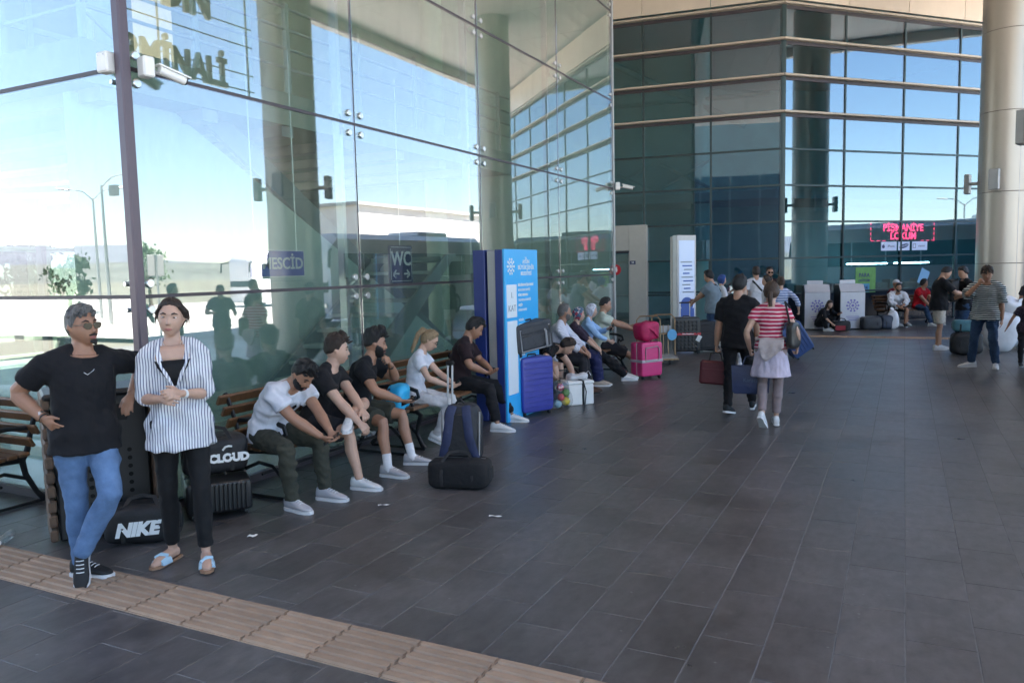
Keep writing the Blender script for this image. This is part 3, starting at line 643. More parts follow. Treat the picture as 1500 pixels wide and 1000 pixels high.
# ------------------------------------------------------------------ people: one continuous skin mesh each, clothes and hair as children
V = Vector
PEND = []
def smooth01(a, b_, x): t = min(1, max(0, (x-a)/(b_-a))); return t*t*(3-2*t)
def remesh(name, mb, vox, it, ma, parent, wr=0.0, wl=.07, seed=0, anis=(1, 1, 1)):
    o = mb.build(name, ma, parent, None, fix=False)
    r = o.modifiers.new('r', 'REMESH'); r.mode = 'VOXEL'; r.voxel_size = vox
    if it: s_ = o.modifiers.new('s', 'SMOOTH'); s_.factor = .5; s_.iterations = it
    PEND.append((o, wr, wl, seed, anis)); return o
def flush():
    bpy.context.view_layer.update(); dg = bpy.context.evaluated_depsgraph_get(); got = []
    for o, *a in PEND: got.append(bpy.data.meshes.new_from_object(o.evaluated_get(dg)))
    for (o, wr, wl, seed, anis), me in zip(PEND, got):
        o.modifiers.clear(); old = o.data; me.name = o.name
        if not me.materials and old.materials: me.materials.append(old.materials[0])
        o.data = me; bpy.data.meshes.remove(old)
        n = len(me.vertices)
        if wr and n:
            co = np.empty(n*3, np.float32); me.vertices.foreach_get('co', co); co = co.reshape(-1, 3)
            no = np.empty(n*3, np.float32); me.vertex_normals.foreach_get('vector', no); no = no.reshape(-1, 3)
            g = np.random.default_rng(seed+5); d = np.zeros(n, np.float32)
            for i in range(9):
                k = g.normal(size=3)*np.array(anis); k /= np.linalg.norm(k); lam = wl*g.uniform(.6, 2.4); q = g.normal(size=3); q /= np.linalg.norm(q)
                env = .5+.5*np.sin(co @ q*(2*PI/(wl*4.0))+g.uniform(0, 6.3)); d += (1-np.abs(np.sin(co @ k*(PI/lam)+g.uniform(0, 6.3)))*2)*env*lam/wl*.55
            co += no*(d*wr*.62)[:, None]; me.vertices.foreach_set('co', co.ravel()); me.update()
        me.polygons.foreach_set('use_smooth', [True]*len(me.polygons))
    PEND.clear()

def fabric(name, col, rough=.85, var=.10, stripes=None, bump=.55, sc=9):
    M = mat(name, col, rough, var=var, vscale=sc, bump=bump, bscale=11, spec=.22, sheen=.03)
    if stripes:      # (axis, period, width share, colour)
        ax, per, sh, c2 = stripes; n = M.node_tree.nodes; L = M.node_tree.links; b = n['Principled BSDF']
        tc = n.new('ShaderNodeTexCoord'); sx = n.new('ShaderNodeSeparateXYZ'); no = n.new('ShaderNodeTexNoise'); no.inputs['Scale'].default_value = 6
        mx = n.new('ShaderNodeMixRGB'); mx.blend_type = 'ADD'; mx.inputs[0].default_value = .02
        L.new(tc.outputs['Object'], no.inputs[0]); L.new(tc.outputs['Object'], mx.inputs[1]); L.new(no.outputs[1], mx.inputs[2]); L.new(mx.outputs[0], sx.inputs[0])
        fr_ = n.new('ShaderNodeMath'); fr_.operation = 'MULTIPLY'; fr_.inputs[1].default_value = 1/per; L.new(sx.outputs[ax], fr_.inputs[0])
        f2 = n.new('ShaderNodeMath'); f2.operation = 'FRACT'; L.new(fr_.outputs[0], f2.inputs[0])
        lt = n.new('ShaderNodeMath'); lt.operation = 'LESS_THAN'; lt.inputs[1].default_value = sh; L.new(f2.outputs[0], lt.inputs[0])
        cm = n.new('ShaderNodeMixRGB'); cm.inputs[2].default_value = (*c2, 1); L.new(lt.outputs[0], cm.inputs[0])
        src = b.inputs['Base Color'].links[0].from_socket; L.new(src, cm.inputs[1]); L.new(cm.outputs[0], b.inputs['Base Color'])
    return M
F_black = fabric('black_cotton', (.011, .011, .013)); F_white = fabric('white_cotton', (.60, .61, .66)); F_jean = fabric('mid_blue_denim', (.10, .17, .30), var=.35, sc=5)
F_djean = fabric('dark_blue_denim', (.03, .06, .12), var=.25); F_legg = fabric('black_leggings', (.009, .009, .010), .7); F_olive = fabric('olive_twill', (.042, .043, .032))
F_navy = fabric('navy_cotton', (.018, .022, .075)); F_grey = fabric('blue_grey_cotton', (.17, .22, .26)); F_dark = fabric('charcoal_cotton', (.025, .024, .028)); F_brown = fabric('dark_brown_cotton', (.022, .012, .014))
F_cream = fabric('cream_cotton', (.55, .50, .44)); F_sky = fabric('sky_blue_cotton', (.30, .47, .72)); F_red = fabric('red_cotton', (.36, .008, .015)); F_beige = fabric('beige_cotton', (.50, .38, .30))
SKIN = {k: mat('skin_'+k, c, .5, var=.08, vscale=14, bump=.05, bscale=120) for k, c in dict(light=(.50, .31, .225), mid=(.40, .225, .15), tan=(.33, .17, .105)).items()}
for M in SKIN.values(): M.node_tree.nodes['Principled BSDF'].inputs['Subsurface Weight'].default_value = .08; M.node_tree.nodes['Principled BSDF'].inputs['Subsurface Radius'].default_value = (.02, .008, .004)
def hairmat(n, c): return mat(n, c, .5, var=.5, vscale=60, bump=.6, bscale=130, stretch=(1.6, 1.6, .5), spec=.4)
H_black = hairmat('black_hair', (.010, .009, .009)); H_brown = hairmat('dark_brown_hair', (.028, .016, .011)); H_grey = hairmat('greying_hair', (.12, .115, .11)); H_blond = hairmat('ash_blond_hair', (.26, .18, .10)); H_lbrown = hairmat('brown_hair', (.055, .032, .020))
M_lip = mat('lips', (.36, .13, .11), .45); M_eyew = mat('eye_white', (.70, .68, .66), .3); M_iris = mat('iris', (.02, .012, .008), .15); M_lens = mat('dark_lens', (.006, .006, .007), .06); M_gold = mat('metal_chain', (.6, .56, .5), .3, 1.0)
M_sole = mat('white_rubber', (.68, .68, .68), .55); M_bsole = mat('black_rubber', (.015, .015, .016), .6); S_white = mat('white_leather', (.66, .66, .66), .5, var=.06); S_black = mat('black_mesh_fabric', (.012, .012, .013), .7); S_brown = mat('brown_leather', (.08, .035, .02), .5); S_grey = mat('grey_knit', (.42, .41, .43), .7); S_sock = fabric('white_sock', (.70, .70, .72))
M_strap = mat('black_webbing', (.012, .012, .013), .7)

def head_grid(nu=44, nv=34):
    G = []
    for i in range(nv+1):
        th = PI*i/nv; cz = math.cos(th); sn = math.sin(th); row = []
        for j in range(nu):
            u = 2*PI*j/nu; sx, sy = math.sin(u), math.cos(u)          # u = 0 is the face
            x, y, z = .075*sn*sx, .096*sn*sy, .116*cz
            if z < 0:
                t = -z/.116; x *= 1-.30*t*t; y += .020*t*(1 if sy > 0 else .6) - (.0 if sy > 0 else -.018*t)
            if sy > 0: y *= 1-.07*sy*sy*(1-abs(cz))
            if sy < 0: y *= 1.05
            f = max(0, sy)
            def g(x0, z0, sxx, szz): return math.exp(-((abs(x)-x0)/sxx)**2-((z-z0)/szz)**2)*f
            y += -.0075*g(.031, .012, .017, .013)+.004*g(.022, .034, .03, .010)+.003*g(0, -.062, .022, .012)+.006*g(0, -.103, .025, .016)-.004*g(0, -.080, .02, .007)+.003*g(.042, -.018, .02, .02)
            row.append(V((x, y, z)))
        G.append(row)
    return G
HG = head_grid()
NV_, NU_ = len(HG)-1, len(HG[0])
def head_mb(off, T):
    b_ = MB(); top = T @ (HG[0][0]*(1+off(0, .116, V((0, 0, 1)))/.116)); rings = []
    for i in range(1, NV_):
        r = []
        for j in range(NU_):
            p = HG[i][j]; n = V((p.x/.0056, p.y/.0092, p.z/.0134)).normalized(); u = math.atan2(p.x, p.y); r.append(T @ (p+n*off(u, p.z, n)))
        rings.append(r)
    return b_.loft(rings)
def hairline(style):
    L_ = {'short': [(0, .078), (45, .066), (62, .040), (76, -.012), (88, -.016), (100, -.030), (130, -.065), (180, -.078)], 'fade': [(0, .076), (45, .066), (65, .044), (78, .004), (100, -.012), (130, -.035), (180, -.052)],
         'women': [(0, .080), (35, .070), (55, .045), (75, .010), (95, -.040), (120, -.075), (180, -.085)], 'scarf': [(0, .058), (35, .052), (52, .020), (62, -.03), (66, -.07), (72, -.13), (180, -.13)], 'cap': [(0, .048), (60, .042), (90, .035), (180, .015)],
         'beard': None}[style]
    def f(u):
        a = abs(math.degrees(u))
        for (a0, z0), (a1, z1) in zip(L_, L_[1:]):
            if a <= a1: return z0+(z1-z0)*(a-a0)/max(1e-6, a1-a0)
        return L_[-1][1]
    return f
def hair_off(style, top, side, seed, ns=.35, quiff=0.0):
    f = hairline(style); rn = random.Random(seed); ph = [rn.uniform(0, 6.28) for _ in range(6)]
    def off(u, z, n):
        d = z-f(u); t = smooth01(-.004, .030, d); 
        if d < -.008: return -.014
        base = side+(top-side)*smooth01(.01, .10, z) + quiff*max(0, math.cos(u))*smooth01(.055, .10, z)
        w = 1+ns*(math.sin(u*7+ph[0]+z*60)*.4+math.sin(u*17+ph[1]-z*90)*.35+math.sin(u*29+ph[2]+z*140)*.25)
        return -.008+(base*w+.008)*t
    return off
def beard_off(th):
    def off(u, z, n):
        a = abs(math.degrees(u)); up_ = -.030 if a > 28 else -.046
        if 28 < a < 80: up_ = -.030+(a-28)/52*.030
        d = up_-z
        if a > 86: return -.012
        m = smooth01(-.004, .008, d)
        if a < 16 and abs(z+.063) < .008: m = 0
        return -.006+(th+.006)*m*(.85+.3*math.sin(u*23+z*200))
    return off
def ik(p, t, a, b_, pole):
    d = t-p; L_ = d.length
    if L_ > (a+b_)*.998: d = d*((a+b_)*.998/L_); L_ = d.length; t = p+d
    L_ = max(L_, abs(a-b_)+.01); x = (a*a-b_*b_+L_*L_)/(2*L_); h = math.sqrt(max(0, a*a-x*x)); e = d.normalized(); q = V(pole); q = q-e*q.dot(e)
    q = q.normalized() if q.length > 1e-4 else e.orthogonal(); return p+e*x+q*h, t
def rotxyz(pitch, roll, yaw): return Matrix.Rotation(R_(yaw), 3, 'Z') @ Matrix.Rotation(R_(-pitch), 3, 'X') @ Matrix.Rotation(R_(roll), 3, 'Y')
def person(label, loc, rz, H=1.75, group=None, pelvis=None, lean=0, lean2=0, side=0, twist=0, head=(0, 0, 0), hands=None, elbows=None, feet=None, knees=None, footyaw=(-10, 10), footpitch=(0, 0),
           palms=None, curl=(.35, .35), skin='mid', hair=('short', .022, .010), hairm=None, beard=0, female=False, top=None, bottom=None, shoes=('sneaker', None), vox=.010, cvox=.014, near=0, fat=1.0, extras=(), seed=1, seated=False, prot=0, name='person', socks=None):
    s = H/1.75; t = thing(name, label, 'person', loc, R_(rz), group); J = {}
    skm = SKIN[skin]; hairm = hairm or H_black
    pv = V(pelvis) if pelvis else V((0, 0, .93*s)); PR = Matrix.Rotation(R_(prot), 3, 'Z')
    # spine
    def fr(h):
        k1, k2 = smooth01(-.02, .22, h), smooth01(.16, .50, h); return PR @ rotxyz(lean*k1+lean2*k2, side*k1, twist*k2)
    HS = [-.12, -.06, 0, .06, .12, .18, .24, .30, .36, .42, .46, .49, .52, .56]; P = {}; p = pv.copy(); P[0] = p
    for a, b_ in zip(HS[2:], HS[3:]): p = p + fr((a+b_)/2) @ V((0, 0, (b_-a)*s)); P[b_] = p
    for h in (-.06, -.12): P[h] = pv + fr(0) @ V((0, 0, h*s))
    if female: TR = {-.12: (.10, .085), -.06: (.160, .112), 0: (.168, .115), .06: (.155, .105), .12: (.132, .092), .18: (.122, .086), .24: (.125, .092), .30: (.134, .105), .36: (.142, .106), .42: (.140, .090), .46: (.122, .076), .49: (.08, .062), .52: (.052, .052), .56: (.046, .050)}; shw = .156
    else: TR = {-.12: (.10, .09), -.06: (.155, .112), 0: (.160, .112), .06: (.155, .108), .12: (.150, .105), .18: (.150, .105), .24: (.154, .110), .30: (.162, .116), .36: (.170, .118), .42: (.172, .108), .46: (.150, .090), .49: (.095, .072), .52: (.064, .062), .56: (.056, .060)}; shw = .188
    def ring(h, ex=0, ey=0, n=20, fx=1, dy=0):
        rx, ry = TR[h]; F_ = fr(h); k = fat if -.06 <= h <= .3 else 1+(fat-1)*.4; rx, ry = (rx*(1+(k-1)*.6)+ex)*s*fx, (ry*k+ey)*s; return [P[h] + F_ @ V((rx*math.copysign(abs(math.sin(q))**.85, math.sin(q)), ry*math.copysign(abs(math.cos(q))**.9, math.cos(q))+dy, 0)) for q in [2*PI*j/n for j in range(n)]]
    cv = -.012 if top else 0
    B = MB(); B.loft([ring(h, cv, cv) if h < .47 else ring(h) for h in HS])
    CF = fr(.46); HF = rotxyz(head[1], head[2], head[0])
    nb_ = P[.52]; nt = P[.56] + (CF @ V((0, 0, 1))*.5+HF @ V((0, 0, 1))*.5).normalized()*.022*s
    hc = nt + HF @ V((0, .020, .082))*s*(.97 if female else 1.0); hs_ = s*(1.0 if female else 1.05)
    T = Matrix.Translation(hc) @ (HF.to_4x4() @ Matrix.Scale(hs_, 4))
    nr = .047 if female else .057
    B.tube([P[.49], nb_, nt, hc+HF @ V((0, -.012, -.03))*s], [nr*1.25*s, nr*1.05*s, nr*s, nr*s], 14)
    B.loft(head_mb(lambda u, z, n: 0, T).v and [head_mb(lambda u, z, n: 0, T).v[i*NU_:(i+1)*NU_] for i in range(NV_-1)])
    if near >= 1:
        def HP(*a): return T @ V(a)
        B.loft([[HP(-.006, .086, .022), HP(.006, .086, .022), HP(.005, .075, .022), HP(-.005, .075, .022)], [HP(-.007, .098, .0), HP(.007, .098, .0), HP(.010, .075, 0), HP(-.010, .075, 0)], [HP(-.010, .114, -.026), HP(.010, .114, -.026), HP(.017, .080, -.026), HP(-.017, .080, -.026)], [HP(-.010, .108, -.035), HP(.010, .108, -.035), HP(.016, .080, -.036), HP(-.016, .080, -.036)]])
        for sx in (-1, 1):
            B.tube([HP(sx*.070, -.004, -.022), HP(sx*.080, -.012, 0), HP(sx*.078, -.010, .022)], [.010*s, .017*s, .011*s], 8, flat=.55, upv=HF @ V((sx, 0, 0)))
    # arms
    ARM = []; a1, a2 = .285*s, .255*s
    for i, sx in enumerate((-1, 1)):
        sh = P[.46] + CF @ V((sx*shw, -.005, -.018))*s; hd = hands[i] if hands else None
        tg = V(hd) if hd else sh + CF @ V((sx*.06, .04, -.52))*s
        el, wr = ik(sh, tg, a1, a2, V(elbows[i]) if elbows and elbows[i] else V((sx*.35, -1, -.15)))
        k = (.88 if female else 1.10)*s*(1+(fat-1)*.5)
        B.tube([P[.46]+CF @ V((sx*.07, 0, .015))*s, sh+(P[.46]-sh)*.2+V((0, 0, .012*s)), sh+(el-sh)*.10, sh+(el-sh)*.45, el-(el-sh)*.06, el+(wr-el)*.10, el+(wr-el)*.35, wr-(wr-el)*.10, wr], [(.046 if top else .06)*k, (.050 if top else .06)*k, (.053 if top else .058)*k, .049*k, .041*k, .041*k, .043*k, .028*k, .026*k], 12)
        fd = (wr-el).normalized(); pn = V(palms[i]) if palms and palms[i] else V((-sx, .15, -.1)); pn = (pn-fd*pn.dot(fd)); pn = pn.normalized() if pn.length > .05 else fd.orthogonal().normalized(); la = fd.cross(pn)*sx   # la points to thumb side
        if la.dot(CF @ V((0, 1, 0))) < 0 and not (palms and palms[i]): la = -la
        kn = wr+fd*.085*s; hk = (.9 if female else 1)*s
        def rg(c, w, th): return [c+la*w*math.cos(q)*hk+pn*th*math.sin(q)*hk for q in [2*PI*j/10 for j in range(10)]]
        B.loft([rg(wr-fd*.01*s, .026, .020), rg(wr+fd*.03*s, .036, .017), rg(wr+fd*.065*s, .041, .015), rg(kn, .040, .012)])
        cu = curl[i]
        for f_, (o_, l_) in enumerate(((.033, .072), (.011, .080), (-.011, .074), (-.032, .058))):
            c0 = kn+la*o_*hk-fd*.012*s; pts = [c0]; d_ = fd.copy(); ang = 0
            for seg in (.42, .32, .26):
                ang += cu*(.9+.12*f_); d_ = (fd*math.cos(ang)+pn*math.sin(ang)); pts.append(pts[-1]+d_*l_*seg*hk*1.15)
            B.tube(pts, [.0086*hk, .0083*hk, .0076*hk, .0062*hk], 7)
        th0 = wr+fd*.022*s+la*.022*hk; d1 = (fd*.65+la*.75+pn*.25).normalized(); d2 = (fd*.85+la*.25+pn*.45*(.4+cu)).normalized()
        B.tube([th0-d1*.015*s, th0+d1*.035*hk, th0+d1*.035*hk+d2*.032*hk, th0+d1*.035*hk+d2*.055*hk], [.014*hk, .0125*hk, .0105*hk, .008*hk], 8)
        ARM.append((sh, el, wr, fd, la, pn))
    # legs
    LEG = []; l1, l2 = .43*s, .41*s; hipw = .092*s
    for i, sx in enumerate((-1, 1)):
        hp = pv + PR @ V((sx*hipw, 0, -.01*s)); ft = V(feet[i]) if feet else V((sx*.10*s, 0, .085*s))
        kn_, an = ik(hp, ft, l1, l2, V(knees[i]) if knees and knees[i] else V((sx*.12, 1, 0)))
        k = s*(1+(fat-1)*.5)*(.97 if female else 1); bk = V((0, -.014*s, 0))
        hid = .86 if bottom and bottom[0] in ('trousers', 'leggings', 'wide') else 1.0
        B.tube([hp+(pv-hp)*.25+V((0, 0, .02)), hp, hp+(kn_-hp)*.35, hp+(kn_-hp)*.8, kn_, kn_+(an-kn_)*.12, kn_+(an-kn_)*.35+bk, kn_+(an-kn_)*.75, an], [r*k*hid for r in (.085, .088, .078, .058, .054, .050, .056, .040, .036)], 12)
        fy = R_(footyaw[i]); FR = Matrix.Rotation(fy, 3, 'Z') @ Matrix.Rotation(R_(-footpitch[i]), 3, 'X')
        def FP(x, y, z, an=an, FR=FR): return an + FR @ V((x*s, y*s, (z-.085)*s))
        B.tube([FP(0, -.035, .05), FP(0, .02, .052), FP(0, .08, .042), FP(0, .135, .028), FP(0, .185, .018)], [r*s*(1 if shoes[0] in ('bare', 'sandal') else .55) for r in (.032, .036, .036, .034, .018)], 10)
        LEG.append((hp, kn_, an, FP, sx))
    body = remesh('body', B, vox, 2 if near else 3, skm, t)
    # hair
    if hair:
        st, tp, sd_ = hair[:3]; hm_ = head_mb(hair_off(st, tp, sd_, seed, hair[4] if len(hair) > 4 else .35, hair[3] if len(hair) > 3 else 0), T)
        def HP(*a): return T @ V(a)
        for e in extras:
            if e[0] == 'ponytail':
                q = [HP(0, -.085, .045), HP(.01, -.125, .03), HP(.015, -.135, -.03), HP(.02, -.125, -.10), HP(.025, -.105, -.17)] if len(e) < 2 else [HP(*a) for a in e[1]]
                for k in range(5): hm_.tube([p_+V((random.uniform(-.010, .010), random.uniform(-.010, .010), 0))*s for p_ in q], [r*s for r in (.022, .026, .024, .018, .004)][:len(q)], 7)
            if e[0] == 'long':
                for k in range(16):
                    a = PI*(.42+1.16*k/15); hm_.tube([HP(.070*math.sin(a), .085*math.cos(a), .03), HP(.088*math.sin(a), .10*math.cos(a), -.05), HP(.095*math.sin(a), .095*math.cos(a)-.01, -.14), HP(.09*math.sin(a+.1), .085*math.cos(a)-.02, -e[1])], [.02*s, .026*s, .024*s, .006*s], 6)
            if e[0] == 'bun': hm_.tube([HP(.0, -.09, .05), HP(.005, -.115, .04), HP(.005, -.14, .02)], [.03*s, .036*s, .012*s], 10)
            if e[0] == 'curls':
                for k in range(70):
                    a, z = random.uniform(0, 6.28), random.uniform(.03, .125); r = .078*math.sqrt(max(.05, 1-(z/.135)**2)); c = HP(r*math.sin(a)*1.0, r*math.cos(a)*1.2, z); hm_.tube([c-V((.012, 0, .008)), c, c+V((.010, .006, .010))], [.006*s, .019*s, .006*s], 6)
            if e[0] == 'fringe':
                for k in range(9): x = -.055+.0138*k; hm_.tube([HP(x*.8, .05, .115), HP(x, .088, .108), HP(x*1.1+.008, .104, .078+.008*math.sin(k*2))], [.014*s, .015*s, .004*s], 6)
            if e[0] == 'tuft':
                rt_ = random.Random(seed)
                for k in range(e[1]):
                    u, th = rt_.uniform(-2.2, 2.2), rt_.uniform(.05, 1.05); p0 = V((.078*math.sin(th)*math.sin(u), .100*math.sin(th)*math.cos(u), .118*math.cos(th))); nn = p0.normalized()
                    d_ = (nn*.55+V((rt_.uniform(-.5, .5), e[3] if len(e) > 3 else .7, .15))).normalized(); L1 = e[2]*rt_.uniform(.6, 1.3)
                    hm_.tube([HP(*p0), HP(*(p0+nn*.016+d_*L1*.5)), HP(*(p0+nn*.014+d_*L1))], [.011*s, .009*s, .002*s], 5)
            if e[0] == 'wisps':
                for k in range(16): y0 = random.uniform(-.08, .06); q_ = random.choice((-1, 1)); hm_.tube([HP(q_*.055, y0, .075), HP(q_*.085, y0-.03, .04), HP(q_*random.uniform(.085, .105), y0-.05+random.uniform(-.02, .03), random.uniform(-.06, .03))], [.010*s, .006*s, .001], 5)
        hm_.build('scarf' if st == 'scarf' else ('cap' if st == 'cap' else 'hair'), hairm, t, 60)
        if st == 'cap': MB().tube([HP(0, .07, .052), HP(0, .12, .048), HP(0, .165, .036)], [.07*s, .066*s, .05*s], 12, flat=.10, upv=HF @ V((0, 0, 1))).build('brim', hairm, t)
    if beard: head_mb(beard_off(beard), T).build('beard', hairm if beard < .02 else H_black, t, 60)
    if near >= 1:
        def HP(*a): return T @ V(a)
        for sx in (-1, 1):
            e = MB().lathe([(.001, -.0105), (.007, -.008), (.0105, 0), (.007, .008), (.001, .0105)], 12).build('eye', M_eyew if near >= 2 else M_iris, t, 80); e.matrix_local = T @ Matrix.Translation((sx*.031, .0735, .011)) @ Matrix.Diagonal((1.25, .8, .52 if near >= 2 else .45, 1)) @ Matrix.Rotation(PI/2, 4, 'X')
            if near >= 2: i_ = MB().lathe([(.001, -.0075), (.0055, -.0052), (.0075, 0), (.0055, .0052), (.001, .0075)], 10).build('iris', M_iris, e, 80); i_.location = (0, 0, -.0068)
            MB().tube([HP(sx*.016, .088, .031), HP(sx*.033, .086, .0385), HP(sx*.052, .071, .030)], [.0042*s, .0048*s, .002*s], 6).build('eyebrow', hairm if hairm not in (H_blond, H_grey) else H_brown, t)
        MB().tube([HP(-.022, .0865, -.0625), HP(-.008, .0945, -.0595), HP(0, .0945, -.0605), HP(.008, .0945, -.0595), HP(.022, .0865, -.0625)], [.002*s, .0042*s, .0042*s, .0042*s, .002*s], 6).tube([HP(-.019, .087, -.066), HP(0, .0945, -.0685), HP(.019, .087, -.066)], [.002*s, .0048*s, .002*s], 6).build('lips', M_lip, t)
    # top garment
    if top:
        kind, fm = top[:2]; op = dict(hem=-.12, loose=.022, sleeve=.62); op.update(top[2] if len(top) > 2 else {})
        lo = op['loose']; hs = [h for h in HS if op['hem'] <= h <= (.49 if kind != 'tank' else .46)]; S_ = MB(); rs = []
        for h in hs:
            e = lo*(1.0 if h < .30 else (.75 if h < .45 else .45)); fl_ = op.get('flare', 0)*max(0, (.12-h))/.24; ex = e+fl_
            hx = .016*smooth01(.14, .0, -h+.14-.0 if 0 else (.14-h if h > 0 else 0)) if 0 else .016*(1 if h < .03 else (.6 if h < .09 else 0)); r_ = ring(h, ex+hx+((.055 if op.get('drop') else .075) if h == -.12 else 0), ex+hx+(.035 if h == -.12 else 0), 24)
            rs.append(r_)
        if op.get('drop'):
            rs.insert(0, [p_ - V((0, 0, op['drop']*s)) + V(((p_-pv).x, (p_-pv).y, 0))*.02 for p_ in rs[0]])
        S_.loft(rs)
        for i, sx in enumerate((-1, 1)):
            sh, el, wr, fd, la, pn = ARM[i]; L_ = op['sleeve']; k = (.88 if female else 1.08)*s*(1+(fat-1)*.5); sl = op.get('sl', .016)*s
            ps = [P[.46]+CF @ V((sx*.08, 0, .005))*s, sh+(P[.46]-sh)*.2, sh+(el-sh)*.10]; rr = [.072*k, .063*k+sl*.8, .062*k+sl]; S_.tube([P[.52]+CF @ V((sx*.03, -.015, -.012))*s, P[.49]+CF @ V((sx*.095, -.012, .002))*s, sh+V((0, 0, .004))], [.050*k, .056*k, .058*k], 12)
            if L_ <= 1: ps += [sh+(el-sh)*L_*.7, sh+(el-sh)*L_]; rr += [.054*k+sl*1.3, .052*k+sl*1.6]
            else: q = L_-1; ps += [sh+(el-sh)*.5, el-(el-sh)*.05, el+(wr-el)*q*.4, el+(wr-el)*q]; rr += [.051*k+sl*1.2, .046*k+sl*1.3, .044*k+sl, (.045 if q < .8 else .032)*k+sl*.9]
            if kind != 'tank': S_.tube(ps, rr, 14)
        remesh('shirt', S_, cvox, 5, fm, t, op.get('wr', .006), op.get('wl', .075), seed)
    # bottom garment
    if bottom:
        kind, fm = bottom[:2]; op = dict(loose=.012, len=1.0, wr=.005); op.update(bottom[2] if len(bottom) > 2 else {}); lo = op['loose']*s; S_ = MB()
        if kind in ('trousers', 'leggings', 'shorts', 'wide'):
            S_.loft([ring(h, op['loose']*q, op['loose']*q) for h, q in ((-.12, 1), (-.06, 1), (0, .8), (.06, .3), (.12, .1))])
            for hp, kn_, an, FP, sx in LEG:
                k = s*(1+(fat-1)*.5); bk = V((0, -.012*s, 0)); A = [(hp+(pv-hp)*.3+V((0, 0, .02*s)), .095), (hp, .094), (hp+(kn_-hp)*.35, .082), (hp+(kn_-hp)*.8, .064)]
                if kind == 'shorts': q = op['len']; A = A[:3]+[(hp+(kn_-hp)*(.35+(q-.35)*.6), .080), (hp+(kn_-hp)*q, .080)]
                else:
                    q = op['len']; fl_ = op.get('flare', 0); A += [(kn_, .060+fl_*.4), (kn_+(an-kn_)*.12, .057+fl_*.5), (kn_+(an-kn_)*.35+bk, .060+fl_*.6)]; A += [(kn_+(an-kn_)*.75*q, .049+fl_*.9), (kn_+(an-kn_)*q+V((0, -.005, 0)), .046+fl_)]
                S_.tube([a for a, r in A], [r*k+lo for a, r in A], 14)
            remesh({'wide': 'trousers'}.get(kind, kind), S_, cvox, 4, fm, t, op['wr'], op.get('wl', .06), seed+3, op.get('anis', (.6, .6, 1.5)))
        elif kind == 'skirt':
            c = [ring(h, .01, .01, 24) for h in (.12, .06, 0)]; q = op['len']; n = 24
            for k in range(1, 5):
                f_ = k/4; r0 = .17*s+f_*op.get('flare', .09)*s; c.append([pv+V((r0*math.sin(2*PI*j/n)*(1+.04*math.sin(j*3)), r0*.8*math.cos(2*PI*j/n)*(1+.04*math.cos(j*4)), -f_*q*s)) for j in range(n)])
            S_.loft(c); remesh('skirt', S_, cvox, 2, fm, t, op['wr'], .05, seed+4, (1, 1, .25))
    # shoes
    for i, (hp, kn_, an, FP, sx) in enumerate(LEG):
        kind = shoes[0]; sm = shoes[1]; so = shoes[2] if len(shoes) > 2 else M_sole
        if socks and socks[i]:
            MB().tube([an+(kn_-an)*.30, an+(kn_-an)*.10, an, FP(0, .03, .055)], [.043*s, .041*s, .042*s, .04*s], 12).build('sock', S_sock, t)
        if kind == 'bare': continue
        def oring(y, w, z0, z1, n=12): return [FP(w*math.copysign(abs(math.cos(q))**.7, math.cos(q)), y, (z0+z1)/2+(z1-z0)/2*math.copysign(abs(math.sin(q))**.8, math.sin(q))) for q in [2*PI*j/n for j in range(n)]]
        if kind == 'sandal':
            so_ = MB().loft([[FP(w*.98, y, z) for w, y in ((-.02, -.065), (.02, -.065), (.035, -.02), (.036, .05), (.046, .12), (.040, .17), (.015, .20), (-.015, .20), (-.040, .17), (-.044, .12), (-.034, .05), (-.033, -.02))] for z in (0, .016)])
            sh_ = MB().loft([[FP(.050*math.cos(q), y, .012+h*math.sin(q)) for q in [PI*j/10 for j in range(11)]]+[FP(-.044, y, .014), FP(.044, y, .014)] for y, h in ((.06, .052), (.085, .056), (.115, .048), (.14, .038))])
            o = sh_.build('sandal', sm, t); so_.build('sole', mat('tan_sole', (.30, .17, .10), .7) if 'tan_sole' not in bpy.data.materials else bpy.data.materials['tan_sole'], o)
            MB().tube([FP(-.035, .08, .06), FP(0, .10, .068), FP(.035, .12, .052)], [.012*s, .017*s, .012*s], 8).build('knot', sm, o); continue
        up_ = MB().loft([oring(-.078, .020, .022, .075), oring(-.068, .032, .02, .108), oring(-.03, .036, .02, .112), oring(.02, .038, .02, .100), oring(.06, .041, .02, .083), oring(.11, .046, .02, .066), oring(.155, .043, .02, .052), oring(.19, .030, .02, .040), oring(.205, .014, .022, .032)])
        o = up_.build('shoe', sm, t, 70)
        MB().loft([[FP(w*1.0, y, z) for w, y in ((-.022, -.082), (.022, -.082), (.037, -.05), (.037, .03), (.050, .12), (.044, .17), (.020, .212), (-.020, .212), (-.044, .17), (-.048, .12), (-.034, .03), (-.037, -.05))] for z in (0, .010, .024)]).build('sole', so, o, 60)
        if near >= 1 and kind == 'sneaker':
            la_ = MB()
            for k in range(4): y = .035+.022*k; z = .098-.0085*k*1.0; la_.tube([FP(-.022, y, z-.004), FP(0, y+.004, z+.003), FP(.022, y, z-.004)], .0035*s, 5)
            la_.build('lace', so, o)
    J.update(T=T, HF=HF, hc=hc, ARM=ARM, LEG=LEG, P=P, fr=fr, pv=pv, s=s, t=t, ring=ring, HP=lambda *a: T @ V(a)); return J
def w2l(J, p): return (Matrix.Translation(J['t'].location) @ Matrix.Rotation(J['t'].rotation_euler.z, 4, 'Z')).inverted() @ V(p)
def l2w(J, p): return (Matrix.Translation(J['t'].location) @ Matrix.Rotation(J['t'].rotation_euler.z, 4, 'Z')) @ V(p)
